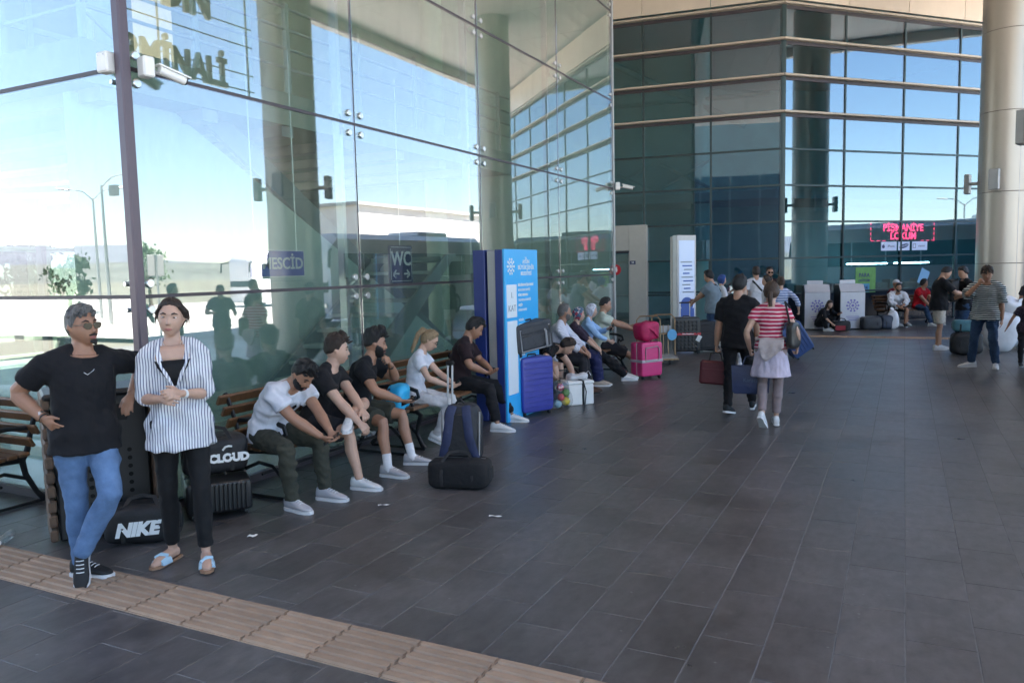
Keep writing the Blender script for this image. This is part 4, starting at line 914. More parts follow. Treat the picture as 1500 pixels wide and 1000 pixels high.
def sunglasses(J, parent=None):
    HP = J['HP']; g = MB(); s = J['s']
    for sx in (-1, 1): g.loft([[HP(sx*(.031+.024*math.cos(q)), y-.010*abs(math.cos(q))*(sx*math.cos(q) > 0), .008+.020*math.sin(q)-.004*math.sin(q)**2) for q in [2*PI*j/16 for j in range(16)]] for y in (.098, .102)])
    o = g.build('sunglasses', M_lens, J['t']); MB().tube([HP(-.010, .103, .014), HP(.010, .103, .014)], .002, 5).tube([HP(.055, .092, .014), HP(.074, .04, .014), HP(.078, -.01, .008)], .002, 5).tube([HP(-.055, .092, .014), HP(-.074, .04, .014), HP(-.078, -.01, .008)], .002, 5).build('frame', M_gold, o)
def wristband(J, i, name, ma, at=.03, r=.030, w=.02):
    sh, el, wr, fd, la, pn = J['ARM'][i]; s = J['s']; c = wr-fd*at; n = 14
    MB().loft([[c+fd*d+(la*math.cos(q)*(r+.004)+pn*math.sin(q)*r)*s for q in [2*PI*j/n for j in range(n)]] for d in (-w/2, w/2)]).build(name, ma, J['t'])

def front_patch(J, name, ma, rows, e=.034, dy=0):      # rows: (h, angle from, angle to) on the chest, 0 = straight ahead
    G = []; n = 60
    for h, a0, a1 in rows:
        hs = sorted(J['P']); r_ = None
        lo = max([x for x in hs if x <= h]); hi = min([x for x in hs if x >= h]); f_ = 0 if hi == lo else (h-lo)/(hi-lo)
        A, B_ = J['ring'](lo, e, e, n), J['ring'](hi, e, e, n); row = []
        for k in range(7):
            a = R_(a0+(a1-a0)*k/6)/(2*PI)*n; j = int(math.floor(a)); t_ = a-j
            p = (A[j % n]*(1-t_)+A[(j+1) % n]*t_)*(1-f_)+(B_[j % n]*(1-t_)+B_[(j+1) % n]*t_)*f_; row.append(p)
        G.append(row)
    o = MB().sheet(G).build(name, ma, J['t']); sl = o.modifiers.new('t', 'SOLIDIFY'); sl.thickness = .006; sl.offset = 0; return o
# ------------------------------------------------------------------ the people
NEARS = dict(vox=.0062, cvox=.011)
# the standing couple at the left
J_man = person('man in black T-shirt, jeans and sunglasses leaning on the slatted litter bin', (.69, -.98, 0), -112, 1.71, pelvis=(0, 0, .915), lean=-2, lean2=2, side=-3, head=(24, -2, 3),
    hands=[(-.30, -.05, 1.11), (.215, .01, 1.03)], elbows=[(-.8, -.6, 0), (.75, -.9, -.05)], feet=[(.10, .14, .19), (.06, -.03, .085)], knees=[(-.5, 1, 0), (0, 1, 0)], footyaw=(-25, 40), footpitch=(58, 0),
    palms=[(0, 0, -1), (-1, .4, -.4)], curl=(.3, .3), skin='tan', hair=('short', .020, .006, .008), hairm=H_grey, extras=[('tuft', 60, .012, .5)], beard=0, top=('tee', F_black, dict(loose=.024, sleeve=.66, wr=.007)), bottom=('trousers', F_jean, dict(loose=.010, wr=.006, wl=.10)), shoes=('sneaker', S_black), near=2, fat=1.12, seed=3, **NEARS)
sunglasses(J_man); head_mb(beard_off(.004), J_man['T']); 
HPm = J_man['HP']
MB().tube([HPm(-.026, .090, -.050), HPm(0, .101, -.046), HPm(.026, .090, -.050)], [.004, .007, .004], 6).tube([HPm(-.02, .084, -.085), HPm(0, .098, -.094), HPm(.02, .084, -.085)], [.008, .017, .008], 7).build('goatee', H_black, J_man['t'])
front_patch(J_man, 'neck_skin', SKIN['tan'], [(.474, -10, 10), (.482, -28, 28), (.49, -44, 44)], .014)
wristband(J_man, 1, 'watch', M_steel, .03, .030, .022); wristband(J_man, 1, 'bracelet', M_black, .005, .029, .010); wristband(J_man, 0, 'watch', M_black, .03, .030, .024)
ch = [J_man['P'][.49] + J_man['fr'](.46) @ V((x, y, z)) for x, y, z in ((-.078, .02, .02), (-.07, .085, -.03), (-.035, .118, -.09), (0, .128, -.115), (.035, .118, -.09), (.07, .085, -.03), (.078, .02, .02))]
MB().tube(ch, .0024, 6).build('necklace', M_gold, J_man['t'])
F_str = fabric('white_shirt_with_navy_stripes', (.70, .71, .74), .8, stripes=(0, .0165, .32, (.10, .11, .19)))
J_wo = person('woman in striped white shirt and black leggings standing with clasped hands', (1.05, -.57, 0), -134, 1.75, pelvis=(0, 0, .935), side=2, head=(-6, 2, -4), lean=-1,
    hands=[(-.03, .235, 1.14), (.075, .225, 1.11)], elbows=[(-.45, -.6, -.6), (.45, -.6, -.6)], feet=[(-.115, .12, .085), (.095, -.06, .085)], footyaw=(3, -38), palms=[(.5, -.6, -.3), (-.5, -.6, -.3)], curl=(.6, .6),
    skin='light', hair=('women', .016, .012), hairm=H_brown, extras=[('bun',), ('wisps',)], female=True, top=('shirt', F_str, dict(loose=.022, sleeve=1.18, sl=.020, drop=.05, flare=.02, wr=.012, wl=.10)), bottom=('leggings', F_legg, dict(loose=.004, len=.93, wr=.002)),
    shoes=('sandal', fabric('pale_blue_satin', (.40, .58, .70), .5)), near=2, seed=8, fat=.95, **NEARS)
front_patch(J_wo, 'tank_top', F_legg, [(.24, -3, 4), (.30, -13, 15), (.36, -25, 28), (.40, -31, 34)], .037)
front_patch(J_wo, 'neck_skin', SKIN['light'], [(.395, -31, 34), (.42, -34, 37), (.46, -36, 38), (.49, -48, 48)], .021)
wristband(J_wo, 0, 'watch', M_white, .035, .027, .020)
for sx in (-1, 1):
    cl_ = [J_wo['P'][.49] + J_wo['fr'](.46) @ V((sx*x, y, z)) for x, y, z in ((.03, -.06, .045), (.068, .0, .03), (.080, .07, -.01), (.074, .118, -.09), (.046, .142, -.17), (.012, .145, -.25))]
    MB().tube(cl_, [.012, .020, .024, .022, .016, .006], 8, flat=.35, upv=(0, 1, .4)).build('collar', F_str, J_wo['t'])
MB().tube([J_wo['P'][.49] + J_wo['fr'](.46) @ V((x, y, z)) for x, y, z in ((-.055, .045, .02), (-.03, .092, -.035), (0, .103, -.055), (.03, .092, -.035), (.055, .045, .02))], .0022, 5).build('necklace', M_gold, J_wo['t'])
# seated on the first benches
SG = 'people sitting along the glass wall'
SE = dict(vox=.0062, cvox=.011, near=1, seated=True)
J1 = person('bearded man in white T-shirt and olive trousers hunched over a phone on the bench', (.52, .80, 0), -88, 1.75, SG, pelvis=(.03, -.02, .54), lean=30, lean2=22, head=(-8, 44, 0), hands=[(-.01, .58, .585), (.10, .57, .57)], elbows=[(-1, -.2, -.3), (1, -.2, -.3)],
    feet=[(-.06, .46, .085), (.27, .40, .085)], knees=[(-.15, .6, 1), (.3, .6, 1)], footyaw=(6, -8), palms=[(.5, .1, .8), (-.5, .1, .8)], curl=(.55, .55), skin='tan', hair=('fade', .026, .006, .010), beard=.007, extras=[('tuft', 70, .026)],
    top=('tee', F_white, dict(loose=.026, hem=-.06, sleeve=.60, wr=.011, wl=.09)), bottom=('trousers', F_olive, dict(loose=.014, wr=.008)), shoes=('sneaker', S_grey), seed=11, **SE)
J2 = person('man in black T-shirt with one white sneaker resting on his knee', (.52, 1.38, 0), -72, 1.76, SG, pelvis=(0, -.02, .54), lean=17, lean2=10, head=(24, 6, 0), hands=[(.15, .50, .60), (.25, .47, .56)], elbows=[(-1, -.3, -.2), (1, -.3, -.2)],
    feet=[(.26, .37, .60), (.30, .46, .085)], knees=[(-1, .55, .35), (.3, .6, 1)], footyaw=(-78, -8), footpitch=(0, 0), palms=[(.3, .2, -1), (-.3, .2, -1)], curl=(.7, .6), skin='light', hair=('fade', .036, .010, .014), hairm=H_brown, extras=[('tuft', 70, .030)],
    top=('tee', F_black, dict(loose=.022, hem=-.06, sleeve=.66)), bottom=('shorts', F_dark, dict(loose=.03, len=.78)), shoes=('sneaker', S_white), seed=12, **SE)
J3 = person('bearded man in black T-shirt with chin on hand, holding a phone', (.52, 1.95, 0), -66, 1.76, SG, pelvis=(0, -.02, .54), lean=15, lean2=12, head=(12, 8, -4), hands=[(-.03, .315, .97), (.20, .44, .66)], elbows=[(-.7, .8, -1), (1, -.2, -.4)],
    feet=[(.02, .50, .085), (.46, .36, .085)], knees=[(-.1, .6, 1), (.3, .5, 1)], footyaw=(0, -20), palms=[(.3, -1, 0), (-.3, .2, 1)], curl=(.9, .4), skin='tan', hair=('fade', .044, .010, .012), beard=.009, extras=[('tuft', 70, .030)],
    top=('tee', F_black, dict(loose=.022, hem=-.06, sleeve=.62)), bottom=('shorts', F_olive, dict(loose=.03, len=.80)), shoes=('sneaker', S_grey), socks=(1, 1), seed=13, **SE)
wristband(J3, 0, 'watch', M_black, .03, .030, .024)
F_rip = fabric('pale_ripped_denim', (.52, .50, .50), var=.25)
J4 = person('young woman with ash blond ponytail, glasses and white top looking down at her phone', (.52, 2.95, 0), -66, 1.66, SG, pelvis=(0, -.02, .53), lean=10, lean2=10, head=(2, 34, 0), hands=[(.05, .40, .66), (.16, .36, .65)], elbows=[(-1, -.3, -.3), (1, -.3, -.3)],
    feet=[(.0, .40, .085), (.08, .22, .11)], knees=[(0, .6, 1), (.25, .7, 1)], footyaw=(0, -15), footpitch=(0, 20), palms=[(.4, 0, .9), (-.4, 0, .9)], curl=(.5, .5), skin='light', hair=('women', .016, .010), hairm=H_blond, female=True,
    extras=[('ponytail', [(0, -.075, .07), (.01, -.13, .07), (.0, -.15, .0), (-.005, -.14, -.09), (.0, -.12, -.20)]), ('ponytail', [(0, -.075, .06), (.02, -.12, .06), (.03, -.14, -.01), (.04, -.12, -.10), (.05, -.09, -.22)])], top=('tee', F_white, dict(loose=.018, hem=-.06, sleeve=.55)), bottom=('trousers', F_rip, dict(loose=.006, wr=.005)), shoes=('sneaker', S_white), seed=14, **SE)
HP4 = J4['HP']; gl4 = MB()
for sx in (-1, 1): gl4.tube([HP4(sx*(.031+.022*math.cos(q)), .099, .008+.016*math.sin(q)) for q in [2*PI*k/12 for k in range(13)]], .0018, 5); gl4.tube([HP4(sx*.053, .097, .012), HP4(sx*.078, -.01, .008)], .0018, 5)
gl4.build('glasses', M_black, J4['t'])
J5 = person('man in dark brown T-shirt and black trousers with legs stretched out, reading a phone', (.50, 3.95, 0), -66, 1.77, SG, pelvis=(0, -.02, .54), lean=8, lean2=14, head=(8, 32, 0), hands=[(.10, .36, .69), (.20, .30, .67)], elbows=[(-1, -.2, -.3), (1, -.2, -.3)],
    feet=[(-.20, .58, .085), (.36, .44, .085)], knees=[(-.1, .6, 1), (.3, .6, 1)], footyaw=(-8, -14), palms=[(.4, 0, .9), (-.4, 0, .9)], curl=(.5, .5), skin='tan', hair=('short', .022, .008, .006), extras=[('tuft', 60, .02)], top=('tee', F_brown, dict(loose=.024, hem=-.06, sleeve=.8)), bottom=('trousers', F_black, dict(loose=.014, len=.93)), shoes=('sneaker', S_white), seed=15, **SE)
# beyond the blue sign
MD = dict(vox=.0105, cvox=.015, near=1, seated=True)
J6 = person('person in printed black T-shirt and beige shorts bending down behind the suitcases', (.50, 5.88, 0), -84, 1.72, SG, pelvis=(0, 0, .54), lean=72, lean2=16, head=(0, 50, 0), hands=[(-.05, .62, .35), (.30, .42, .42)], elbows=[(-1, 0, 0), (1, -.2, .4)], feet=[(-.1, .40, .085), (.12, .42, .085)], knees=[(0, .6, 1), (.1, .6, 1)], skin='light', hair=('women', .018, .014), hairm=H_brown,
    top=('tee', F_black, dict(hem=-.06, sleeve=.55)), bottom=('shorts', F_beige, dict(loose=.02, len=.72)), shoes=('sneaker', S_black), seed=16, **MD)
F_wst = fabric('white_shirt_with_fine_stripes', (.62, .64, .72), .8, stripes=(0, .022, .25, (.42, .44, .55)))
J7 = person('grey haired man in white shirt and charcoal trousers sitting with hands on his knees', (.55, 6.75, 0), -74, 1.76, SG, pelvis=(0, -.02, .54), lean=8, lean2=10, head=(22, 4, 0), hands=[(-.04, .42, .62), (.22, .40, .62)], elbows=[(-1, -.4, -.2), (1, -.4, -.2)], feet=[(-.02, .46, .085), (.22, .44, .085)], knees=[(0, .6, 1), (.1, .6, 1)], palms=[(0, 0, -1), (0, 0, -1)], skin='tan', hair=('short', .018, .008), hairm=H_grey, beard=.004, fat=1.1,
    top=('shirt', F_wst, dict(hem=-.06, sleeve=1.75, loose=.022)), bottom=('trousers', F_dark, dict()), shoes=('shoe', S_brown, M_bsole), seed=17, **MD)
def scarf_mat():
    M = mat('floral_scarf', (.25, .05, .08), .7); n = M.node_tree.nodes; L = M.node_tree.links; vo = n.new('ShaderNodeTexVoronoi'); vo.inputs['Scale'].default_value = 34; tc = n.new('ShaderNodeTexCoord'); L.new(tc.outputs['Object'], vo.inputs['Vector'])
    cr = n.new('ShaderNodeValToRGB'); e = cr.color_ramp; e.interpolation = 'CONSTANT'; e.elements[0].color = (.05, .10, .16, 1); e.elements[1].position = .35; e.elements[1].color = (.35, .04, .07, 1); k = e.elements.new(.6); k.color = (.5, .45, .45, 1); k = e.elements.new(.78); k.color = (.06, .14, .22, 1)
    sp = n.new('ShaderNodeSeparateColor'); L.new(vo.outputs['Color'], sp.inputs[0]); L.new(sp.outputs[0], cr.inputs[0]); L.new(cr.outputs[0], n['Principled BSDF'].inputs['Base Color']); return M
M_flor = scarf_mat()
J8 = person('woman in floral headscarf, dark blouse and navy trousers beside the grey haired man', (.55, 7.35, 0), -74, 1.60, SG, pelvis=(0, -.02, .54), lean=8, lean2=10, head=(12, 6, 0), hands=[(.04, .42, .60), (.16, .42, .58)], elbows=[(-1, -.3, -.2), (1, -.3, -.2)], feet=[(-.05, .42, .085), (.12, .40, .085)], knees=[(0, .6, 1), (.1, .6, 1)], palms=[(0, 0, -1), (0, 0, -1)], skin='light', hair=('scarf', .016, .014, 0, .1), hairm=M_flor, female=True, fat=1.15,
    top=('shirt', fabric('dark_patterned_blouse', (.03, .02, .035), var=.8, sc=30), dict(hem=-.06, sleeve=1.2, loose=.03)), bottom=('wide', F_navy, dict(loose=.035, wr=.008)), shoes=('shoe', fabric('beige_slip_on', (.40, .33, .27)), M_sole), seed=18, **MD)
J9 = person('woman in pale headscarf, sky blue tunic and black trousers holding up a phone', (.55, 8.0, 0), -72, 1.64, SG, pelvis=(0, -.02, .54), lean=4, lean2=8, head=(8, 8, 0), hands=[(.03, .36, .86), (.12, .36, .66)], elbows=[(-1, -.1, -1), (1, -.3, -.3)], feet=[(-.05, .66, .085), (.12, .62, .085)], knees=[(0, .6, 1), (.1, .6, 1)], skin='light', hair=('scarf', .014, .014, 0, .1), hairm=fabric('pale_scarf', (.50, .52, .60), var=.5, sc=30), female=True,
    top=('shirt', F_sky, dict(hem=-.06, sleeve=1.8, loose=.03)), bottom=('wide', F_black, dict(loose=.03, wr=.008)), shoes=('sneaker', S_white), seed=19, **MD)
J10 = person('man in pale green T-shirt with a shoulder strap sitting behind the pink suitcase', (.55, 8.75, 0), -66, 1.78, SG, pelvis=(0, -.02, .54), lean=-2, lean2=10, head=(4, 12, 0), hands=[(.06, .55, .80), (.22, .52, .78)], elbows=[(-1, -.2, -.5), (1, -.2, -.5)], feet=[(-.12, .92, .085), (.10, .88, .085)], knees=[(0, .6, 1), (.1, .6, 1)], skin='mid', hair=('fade', .016, .004, .006), top=('tee', fabric('pale_green_cotton', (.52, .58, .50)), dict(hem=-.06, sleeve=.6)), bottom=('shorts', F_dark, dict(loose=.02)), shoes=('sneaker', S_white), seed=20, **MD)
MB().tube([J10['P'][.46]+J10['fr'](.46) @ V(p) for p in ((.13, -.02, .06), (.10, .10, .0), (.0, .15, -.12), (-.12, .15, -.26))], [.016]*4, 8, flat=.25, upv=(0, 1, 0)).build('strap', M_strap, J10['t'])
# the couple walking away
WK = dict(vox=.0085, cvox=.013)
J11 = person('man in black T-shirt and black trousers walking away with a maroon laptop bag', (3.39, 5.78, 0), -3, 1.73, pelvis=(0, 0, .94), lean=1, lean2=2, head=(-12, 4, 3), hands=[(-.27, .02, .84), (.25, .04, .84)], elbows=[(-.4, -1, 0), (.4, -1, 0)], feet=[(-.10, -.10, .10), (.13, .22, .085)], footpitch=(12, -5), skin='mid', hair=('short', .018, .010), top=('tee', F_black, dict(loose=.026, sleeve=.8)), bottom=('trousers', F_black, dict(loose=.010)), shoes=('sneaker', S_black), curl=(.9, .9), seed=21, fat=1.06, **WK)
F_rs = fabric('crimson_and_white_stripe', (.42, .03, .08), .85, stripes=(2, .044, .36, (.72, .55, .57)))
J12 = person('woman with brown ponytail in red and white striped top walking away', (3.88, 5.10, 0), 2, 1.67, pelvis=(0, 0, .90), lean=1, lean2=2, head=(2, 6, 0), hands=[(-.24, .06, .88), (.27, .12, .90)], elbows=[(-.6, -1, 0), (.6, -1, 0)], feet=[(-.075, -.12, .15), (.05, .10, .085)], footpitch=(42, -4), skin='light', hair=('women', .020, .018), hairm=H_lbrown, female=True, extras=[('ponytail', [(0, -.085, .0), (-.005, -.125, -.02), (-.005, -.14, -.09), (-.0, -.13, -.17)])],
    top=('tee', F_rs, dict(loose=.014, hem=-.0, sleeve=.45)), bottom=('leggings', fabric('taupe_leggings', (.26, .20, .20), .7), dict(loose=.004, len=.86, wr=.002)), shoes=('sneaker', S_white), curl=(.9, .9), seed=22, **WK)
F_lil = fabric('lilac_cotton', (.50, .44, .53))
sk = MB(); n_ = 28
sk.loft([[V(((.150+q*.07)*math.sin(2*PI*j/n_)*(1+.05*q*math.sin(j*1.35)), (.105+q*.065)*math.cos(2*PI*j/n_)*(1+.06*q*math.cos(j*1.6)), 1.0-q*.42)) for j in range(n_)] for q in (0, .25, .5, .75, 1)]); remesh('skirt', sk, .012, 2, F_lil, J12['t'], .006, .05, 3, (1, 1, .3))
jk = MB(); jk.tube([(.16*math.sin(a), .12*math.cos(a), 1.01) for a in [2*PI*k/14 for k in range(15)]], .024, 8); jk.loft([[V((x*w+.02, -.125-q*.05-.015*math.cos(x*9), 1.02-q*.26*(1-.35*abs(x+.4)))) for x in (-1, -.5, 0, .5, 1)]+[V((x*w+.02, -.155-q*.05, 1.02-q*.26*(1-.35*abs(x+.4)))) for x in (1, .5, 0, -.5, -1)] for q, w in ((0, .13), (.5, .14), (1, .10))]); remesh('tied_jacket', jk, .011, 2, fabric('grey_beige_jacket', (.40, .35, .35)), J12['t'], .007, .05, 4)
# group in front of the angled facade
CG = 'people gathered in front of the terminal building'
FR_ = dict(vox=.014, cvox=.018, near=0)
J13 = person('man in blue grey T-shirt and jeans reaching out beside the black suitcases', (1.58, 12.85, 0), 78, 1.78, CG, head=(10, 16, 0), lean=6, lean2=6, hands=[(-.08, .48, 1.02), (.12, .58, 1.05)], elbows=[(-1, -.3, -.5), (1, -.3, -.6)], skin='mid', fat=1.2, hair=('short', .024, .014), top=('tee', F_grey, dict(loose=.035)), bottom=('trousers', F_djean, dict()), shoes=('sneaker', S_black), seed=31, **FR_)
MB().tube([J13['P'][.46]+J13['fr'](.46) @ V(p) for p in ((-.13, .03, .06), (-.06, -.12, 0), (.06, -.15, -.14), (.16, -.10, -.26))], [.018]*4, 8, flat=.25, upv=(0, 1, 0)).build('strap', M_strap, J13['t'])
person('woman in blue headscarf and white tunic behind the man in blue grey', (1.46, 14.2, 0), -60, 1.66, CG, skin='light', hair=('scarf', .018, .016, 0, .1), hairm=fabric('blue_scarf', (.05, .10, .30), var=.5), female=True, hands=[(-.1, .28, 1.25), (.2, .2, 1.1)], elbows=[(-1, 0, -1), (1, 0, -1)], top=('shirt', F_white, dict(sleeve=1.8, loose=.035, drop=.12)), bottom=('trousers', F_dark, {}), seed=32, shoes=('sneaker', S_white), **FR_)
person('bare armed woman in beige top turned to the group', (1.88, 14.3, 0), -120, 1.67, CG, skin='light', hair=('women', .016, .010), hairm=H_lbrown, female=True, extras=[('bun',)], top=('tank', F_beige, {}), bottom=('trousers', F_dark, {}), seed=33, shoes=('sneaker', S_white), head=(-20, 0, 0), **FR_)
J16 = person('tall man in white T-shirt with a dark cross strap seen from behind', (2.12, 14.9, 0), 20, 1.82, CG, skin='mid', hair=('short', .020, .008), hairm=H_brown, top=('tee', F_white, {}), bottom=('trousers', F_dark, {}), seed=34, shoes=('sneaker', S_white), **FR_)
MB().tube([J16['P'][.46]+J16['fr'](.46) @ V(p) for p in ((-.14, 0, .06), (-.08, -.12, 0), (.06, -.14, -.16), (.17, -.09, -.28))], [.02]*4, 8, flat=.25, upv=(0, 1, 0)).build('strap', M_strap, J16['t'])
J17 = person('man in dark shirt and sunglasses facing the camera above the group', (2.36, 15.3, 0), -160, 1.80, CG, skin='tan', hair=('short', .018, .008), beard=.004, top=('tee', F_brown, {}), bottom=('trousers', F_dark, {}), seed=35, shoes=('sneaker', S_black), **FR_); sunglasses(J17)
person('dark haired woman with tied hair talking in the middle of the group', (2.54, 13.7, 0), 95, 1.63, CG, skin='light', hair=('women', .018, .012), hairm=H_brown, female=True, extras=[('bun',)], top=('tee', F_white, {}), bottom=('trousers', F_navy, {}), seed=36, shoes=('sneaker', S_white), **FR_)
F_chk = fabric('blue_checked_cotton', (.50, .55, .68), .8, stripes=(2, .05, .42, (.12, .18, .38)))
person('woman in blue checked shirt with tied hair pulling a blue suitcase', (2.98, 12.6, 0), 25, 1.62, CG, skin='light', hair=('women', .018, .012), hairm=H_lbrown, female=True, extras=[('bun',)], hands=[(-.22, .05, .84), (.33, -.10, .90)], elbows=[(-.4, -1, 0), (.4, -1, 0)], top=('shirt', F_chk, dict(sleeve=1.6, loose=.03, drop=.1)), bottom=('trousers', F_djean, {}), seed=37, shoes=('sneaker', S_white), curl=(.4, .9), **FR_)
person('child in white clothes and blue shoes mostly hidden in front of the man in black', (3.06, 8.2, 0), -8, 1.22, None, skin='light', hair=('short', .022, .014), hairm=H_brown, top=('tee', F_white, {}), bottom=('trousers', F_white, {}), feet=[(-.10, -.05, .07), (.08, .12, .06)], seed=38, shoes=('sneaker', fabric('bright_blue_mesh', (.03, .22, .50))), **FR_)
# right side
person('woman in black with long dark hair squatting by the grey bins over her bag', (3.30, 18.75, 0), -118, 1.62, None, pelvis=(0, -.12, .20), lean=24, lean2=20, head=(-30, 24, 0), hands=[(-.10, .42, .50), (.24, .36, .24)], elbows=[(-1, 0, -1), (1, 0, -.4)], feet=[(-.12, .12, .085), (.14, .14, .085)], knees=[(-.5, .5, 1), (.5, .5, 1)], skin='light', hair=('women', .02, .018), hairm=H_brown, female=True, extras=[('long', .34)], top=('shirt', F_black, dict(hem=-.06, sleeve=1.3, loose=.03)), bottom=('trousers', F_black, dict(loose=.02)), shoes=('sneaker', S_white), seed=41, seated=True, **FR_)
SR = 'people on the far bench'
person('man in white shirt and dark shorts leaning forward on the far bench', (4.98, 20.75, 0), -160, 1.72, SR, pelvis=(0, 0, .54), lean=30, lean2=14, head=(-4, 6, 0), hands=[(-.05, .50, .60), (.05, .50, .58)], elbows=[(-1, -.1, -.4), (1, -.1, -.4)], feet=[(-.16, .40, .085), (.16, .40, .085)], knees=[(-.3, .6, 1), (.3, .6, 1)], skin='tan', hair=('short', .018, .01), beard=.004, top=('shirt', F_white, dict(hem=-.06, sleeve=1.7, loose=.05, sl=.028, wr=.012)), bottom=('shorts', F_dark, dict(len=.8, loose=.02)), shoes=('sneaker', S_black), seed=42, seated=True, **FR_)
person('person in white cap and dark red top half hidden behind the man in white', (4.95, 21.35, 0), -140, 1.70, SR, pelvis=(0, 0, .54), lean=10, head=(20, 0, 0), feet=[(-.1, .45, .085), (.25, .5, .085)], knees=[(0, .6, 1), (.3, .6, 1)], hands=[(-.1, .4, .6), (.1, .4, .6)], skin='tan', hair=('cap', .02, .012, 0, .02), hairm=F_white, top=('tee', fabric('dark_red_cotton', (.12, .01, .02)), dict(hem=-.06)), bottom=('shorts', F_dark, dict(len=.8, loose=.02)), shoes=('sneaker', S_white), seed=43, seated=True, **FR_)
person('man in red polo shirt and jeans sitting with hands between his knees', (5.62, 21.35, 0), -132, 1.76, SR, pelvis=(0, 0, .54), lean=12, lean2=6, head=(48, 2, 0), hands=[(-.02, .46, .52), (.05, .46, .50)], elbows=[(-1, -.2, -.3), (1, -.2, -.3)], feet=[(-.34, .42, .085), (.16, .55, .085)], knees=[(-.6, .6, 1), (.4, .6, 1)], skin='tan', hair=('short', .018, .01), fat=1.1, top=('tee', F_red, dict(hem=-.06, loose=.03)), bottom=('trousers', F_djean, {}), shoes=('sneaker', S_white), seed=44, seated=True, **FR_)
F_dot = fabric('cream_speckled_cotton', (.48, .44, .38), var=.25, sc=40)
J24 = person('man in black T-shirt and cream shorts looking down at papers in his hands', (5.86, 14.25, 0), -72, 1.76, None, pelvis=(0, 0, .94), lean=4, lean2=6, head=(4, 34, 0), hands=[(.0, .42, 1.16), (.14, .40, 1.16)], elbows=[(-1, -.4, -.4), (1, -.4, -.4)], feet=[(-.06, .06, .085), (.08, -.04, .085)], palms=[(.3, 0, 1), (-.3, 0, 1)], skin='mid', hair=('fade', .018, .005, .006), top=('tee', F_black, dict(loose=.042, sleeve=.85)), bottom=('shorts', F_dot, dict(len=.88, loose=.022)), shoes=('sneaker', S_white), socks=None, seed=45, **dict(FR_, vox=.011, cvox=.016))
person('dark haired man in black T-shirt carrying a black backpack on his chest', (6.34, 14.65, 0), 110, 1.75, None, pelvis=(0, 0, .92), head=(20, 20, 0), hands=[(-.22, .20, 1.08), (.26, .14, 1.06)], elbows=[(-1, -.4, -.4), (1, -.4, -.4)], skin='mid', hair=('short', .022, .014), top=('tee', F_black, {}), bottom=('trousers', F_djean, dict(loose=.016)), shoes=('sneaker', S_black), seed=46, **dict(FR_, vox=.012))
F_ds = fabric('white_and_dark_green_stripe', (.035, .065, .07), .85, stripes=(2, .034, .36, (.60, .62, .62)))
J26 = person('young man with curly hair in striped oversized T-shirt, hand on his chin', (6.47, 11.42, 0), 158, 1.77, None, pelvis=(0, 0, .93), lean=2, head=(18, 14, 0), hands=[(-.24, -.02, .80), (.05, .25, 1.43)], elbows=[(-.4, -1, 0), (.7, .6, -1)], feet=[(-.17, .0, .085), (.19, .04, .085)], footyaw=(18, -50), palms=[None, (-.2, -1, 0)], curl=(.3, 1.0), skin='tan', hair=('short', .028, .014), hairm=H_brown, extras=[('curls',)], top=('tee', F_ds, dict(loose=.052, sleeve=.95, sl=.03, wr=.010)), bottom=('trousers', F_djean, dict(loose=.018, wr=.008)), shoes=('sneaker', S_white), seed=47, vox=.010, cvox=.014, near=1)
person('child in dark floral top cut off by the right edge of the view', (7.10, 11.75, 0), 170, 1.26, None, skin='tan', hair=('women', .02, .016), female=True, extras=[('long', .2)], hands=[(-.2, .06, .62), (.30, .10, .62)], elbows=[(-1, -.6, 0), (1, -.6, 0)], top=('tee', fabric('dark_floral_cotton', (.05, .04, .06), var=.9, sc=35), dict(loose=.03)), bottom=('trousers', F_dark, dict(loose=.01)), shoes=('sneaker', S_black), seed=48, **FR_)
person('dark haired woman in dark dress beyond the child at the right edge', (7.52, 14.7, 0), 190, 1.60, None, skin='tan', hair=('women', .02, .016), female=True, extras=[('long', .3)], top=('tee', F_dark, dict(loose=.03)), bottom=('trousers', F_black, dict(loose=.02)), shoes=('sneaker', S_black), seed=49, **FR_)
person('person in blue grey T-shirt on the left bench, cut off by the left edge', (-1.62, -.42, 0), 168, 1.76, None, pelvis=(0, 0, .54), lean=6, lean2=4, head=(-20, 10, 0), hands=[(-.1, .42, .60), (.15, .42, .60)], elbows=[(-1, -.3, -.3), (1, -.3, -.3)], feet=[(-.1, .46, .085), (.14, .44, .085)], knees=[(0, .6, 1), (.1, .6, 1)], skin='mid', top=('tee', F_grey, dict(hem=-.06)), bottom=('trousers', F_black, {}), shoes=('sneaker', S_black), seed=50, vox=.010, cvox=.014, seated=True)
# people standing outside the view, seen as reflections above the benches
for k, (x, y, rz, h, lab, tp) in enumerate(((7.15, 8.35, 75, 1.80, 'broad man in dark clothes outside the view, mirrored in the glass behind the first bench', F_dark), (7.75, 8.0, 120, 1.70, 'person in navy outside the view, mirrored beside the broad man', F_navy), (7.35, 6.45, 60, 1.76, 'man in grey outside the view, mirrored to the right of the striped shirt woman', F_grey), (7.5, 5.75, 110, 1.68, 'person in black outside the view, mirrored over the striped shirt woman', F_black))):
    person(lab, (x, y, 0), rz, h, 'people outside the view mirrored in the glass', skin='tan', fat=1.1, hair=('short', .02, .012), top=('tee', tp, {}), bottom=('trousers', F_dark, {}), shoes=('sneaker', S_black), seed=60+k, hands=[(-.22, .15, 1.1), (.24, .2, 1.05)] if k % 2 else None, **dict(FR_, vox=.018, cvox=.022))
flush()
